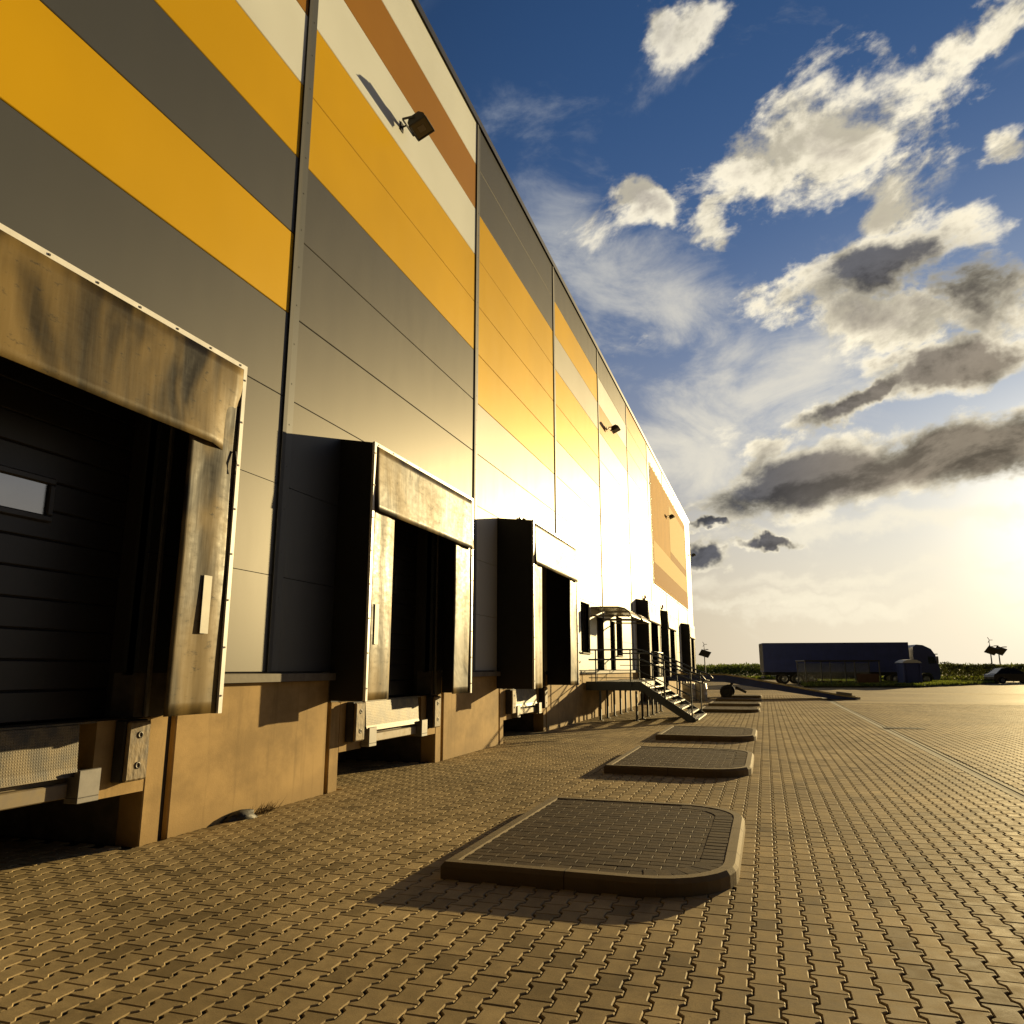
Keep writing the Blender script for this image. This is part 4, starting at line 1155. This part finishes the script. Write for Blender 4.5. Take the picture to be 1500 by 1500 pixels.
def build_world():
    w = bpy.data.worlds.new('World'); scene.world = w; w.use_nodes = True
    nt = w.node_tree; nt.nodes.clear(); g = G(nt)
    out = nt.nodes.new('ShaderNodeOutputWorld'); bg = nt.nodes.new('ShaderNodeBackground'); nt.links.new(bg.outputs[0], out.inputs[0])
    bg.inputs['Strength'].default_value = .05
    sky = nt.nodes.new('ShaderNodeTexSky'); sky.sky_type = 'NISHITA'; sky.sun_disc = False
    sky.sun_elevation = R(SUN_EL); sky.sun_rotation = R(SUN_AZ); sky.altitude = 200; sky.air_density = 1.; sky.dust_density = .35; sky.ozone_density = 2.0
    d = nt.nodes.new('ShaderNodeTexCoord').outputs['Generated']
    sep = nt.nodes.new('ShaderNodeSeparateXYZ'); nt.links.new(d, sep.inputs[0]); z = sep.outputs['Z']
    cosang = g.dot(d, tuple(sv))
    E1 = Vector((math.cos(R(5)), -math.sin(R(5)), 0))*math.cos(R(38)) + Vector((-math.sin(R(5))*math.sin(R(30)), -math.cos(R(5))*math.sin(R(30)), math.cos(R(30))))*math.sin(R(38))
    de = g.dot(d, tuple(E1)); cmb = nt.nodes.new('ShaderNodeVectorMath'); cmb.operation = 'SCALE'
    cmb.inputs[0].default_value = tuple(E1); nt.links.new(g.mul(de, -.25), cmb.inputs['Scale'])
    d0 = d; d = g.vadd(d, cmb.outputs[0])
    n1 = g.noise(g.vmul(d, (1, 1, 1.5)), 9.0, 9, .60, .25)
    nf = g.noise(g.vmul(d, (1, 1, 1.7)), 30.0, 6, .65)
    toward = (sv.x*.012, sv.y*.012, -.018)
    n2 = g.noise(g.vmul(g.vadd(d, toward), (1, 1, 1.5)), 9.0, 9, .60, .25)
    d = d0
    wn = nt.nodes.new('ShaderNodeTexNoise'); nt.links.new(d, wn.inputs['Vector']); wn.inputs['Scale'].default_value = 9.; wn.inputs['Detail'].default_value = 5; wn.inputs['Roughness'].default_value = .62
    dw = g.vadd(d, g.vmul(g.vadd(wn.outputs['Color'], (-.5, -.5, -.5)), (.15, .15, .11)))   # warp, so that the cloud banks have ragged outlines
    dl = g.vadd(d, g.vmul(g.vadd(wn.outputs['Color'], (-.5, -.5, -.5)), (.07, .07, .05)))
    def ell(dw, az, el, a, b, rot):
        az, el, t = R(az), R(el), R(rot)
        c = Vector((math.sin(az)*math.cos(el), math.cos(az)*math.cos(el), math.sin(el)))
        r = Vector((math.cos(az), -math.sin(az), 0)); u = r.cross(c); u = u if u.z > 0 else -u
        e1 = (r*math.cos(t)+u*math.sin(t))/(a*1.12); e2 = (u*math.cos(t)-r*math.sin(t))/(b*1.12)
        q = g.add(g.pw(g.dot(dw, tuple(e1)), 2.), g.pw(g.dot(dw, tuple(e2)), 2.))
        front = g.step(g.dot(d, tuple(c)), .5, .6)
        return g.mul(g.m('EXPONENT', g.mul(q, -.75)), front)
    masks = {'b': 0., 'd': 0., 'w': 0., 'l': 0.}
    for k, *p in CLOUDS: masks[k] = g.mx(ell(dl if k == 'l' else dw, *p), masks[k])
    masks['d'] = g.mx(masks['d'], g.mul(masks['l'], 1.25))      # the long flat bank keeps its outline
    # thicker 'd' clouds are cloud as well
    allm = g.mx(masks['b'], masks['d'])
    nz = g.add(g.mul(g.sub(n1, .5), 2.3), g.mul(g.sub(nf, .5), .42))
    dens = g.add(g.sub(g.mx(g.mul(masks['b'], .78), g.mul(masks['d'], 1.0)), .16), nz)
    cov = g.step(dens, .12, .52)
    thick = g.step(g.add(g.add(dens, g.mul(g.sub(nf, .5), .3)), g.mul(masks['d'], .46)), .40, 1.20)                     # optical depth: thin rims shine, cores go grey
    dcore = g.step(g.add(masks['d'], g.mul(nz, .25)), .02, .80)
    lit = g.step(g.sub(n1, n2), -.09, .09)
    wisp = g.mul(g.step(g.add(g.mul(masks['w'], .5), g.mul(g.sub(g.noise(g.vmul(d, (1.3, 1, 2.6)), 5.0, 8, .62, .6), .5), 1.3)), .10, .66), .6)
    haze = g.pw(g.m('SUBTRACT', 1., g.mx(z, 0.), clamp=True), 6.)
    # everything below in Background units (strength .05)
    base = sky.outputs['Color']
    base = g.scale(g.vmul(base, (SKY_R, SKY_G, SKY_B)), g.step(cosang, .05, .75, True, .07, 1.))
    zz = g.mx(z, 0.)
    glow = g.add(g.mul(g.m('EXPONENT', g.mul(g.sub(cosang, 1.), 170.)), 1.), g.mul(g.m('EXPONENT', g.mul(g.sub(cosang, 1.), 24.)), .10))
    hz = g.mul(g.m('EXPONENT', g.mul(g.mul(zz, zz), -12.)), g.step(cosang, -.2, .9))
    col = g.mixc(hz, base, g.mixc(g.step(cosang, .86, .995), HZ, HZ1))
    gl = g.scale(GLOW, glow)
    add = nt.nodes.new('ShaderNodeVectorMath'); add.operation = 'ADD'; nt.links.new(col, add.inputs[0]); nt.links.new(gl, add.inputs[1]); col = add.outputs[0]
    near = g.step(cosang, .55, .98)
    bright = g.scale(g.mixc(near, CB0, CB1), g.step(g.add(lit, g.mul(g.sub(nf, .5), .8)), 0., 1., False, .55, 1.08))
    core = g.mixc(dcore, g.mixc(near, CM0, CM1), g.scale(g.mixc(g.step(cosang, .925, .995), CD0, CD1), g.step(g.add(lit, g.mul(g.sub(n2, .5), 2.)), -.1, 1.1, False, .55, 1.75)))
    cl = g.mixc(thick, bright, core)
    col = g.mixc(g.mul(wisp, g.step(z, .01, .07)), col, g.mixc(near, WB0, CB1))
    col = g.mixc(g.mul(cov, g.step(z, .06, .12)), col, cl)
    nt.links.new(col, bg.inputs['Color'])
U = 1/.05/2.0        # display-linear value -> background units at the chosen exposure
SKY_R, SKY_G, SKY_B = .38, .585, .88
HZ = (.66*U, .55*U, .39*U); HZ1 = (.90*U, .79*U, .60*U)
GLOW = (.85*U, .72*U, .50*U)
CB0 = (.62*U, .59*U, .52*U); CB1 = (1.05*U, .95*U, .72*U)
CM0 = (.30*U, .30*U, .31*U); CM1 = (.46*U, .40*U, .32*U)
CD0 = (.082*U, .082*U, .090*U); CD1 = (.21*U, .175*U, .130*U)
WB0 = (.36*U, .43*U, .52*U)
build_world()

cam = bpy.data.cameras.new('camera'); co = bpy.data.objects.new('camera', cam); COL.objects.link(co)
cam.sensor_width = 36; cam.lens = 26.64; cam.clip_start = .05; cam.clip_end = 6000
co.location = (0, 0, 1.45); co.rotation_euler = (R(90+11.706), 0, R(18.145))
scene.camera = co
vs_ = scene.view_settings; vs_.view_transform = 'Standard'; vs_.look = 'None'; vs_.gamma = 1; vs_.exposure = 1.0
scene.cycles.max_bounces = 6; scene.cycles.use_denoising = True
scene.cycles.sample_clamp_indirect = 6
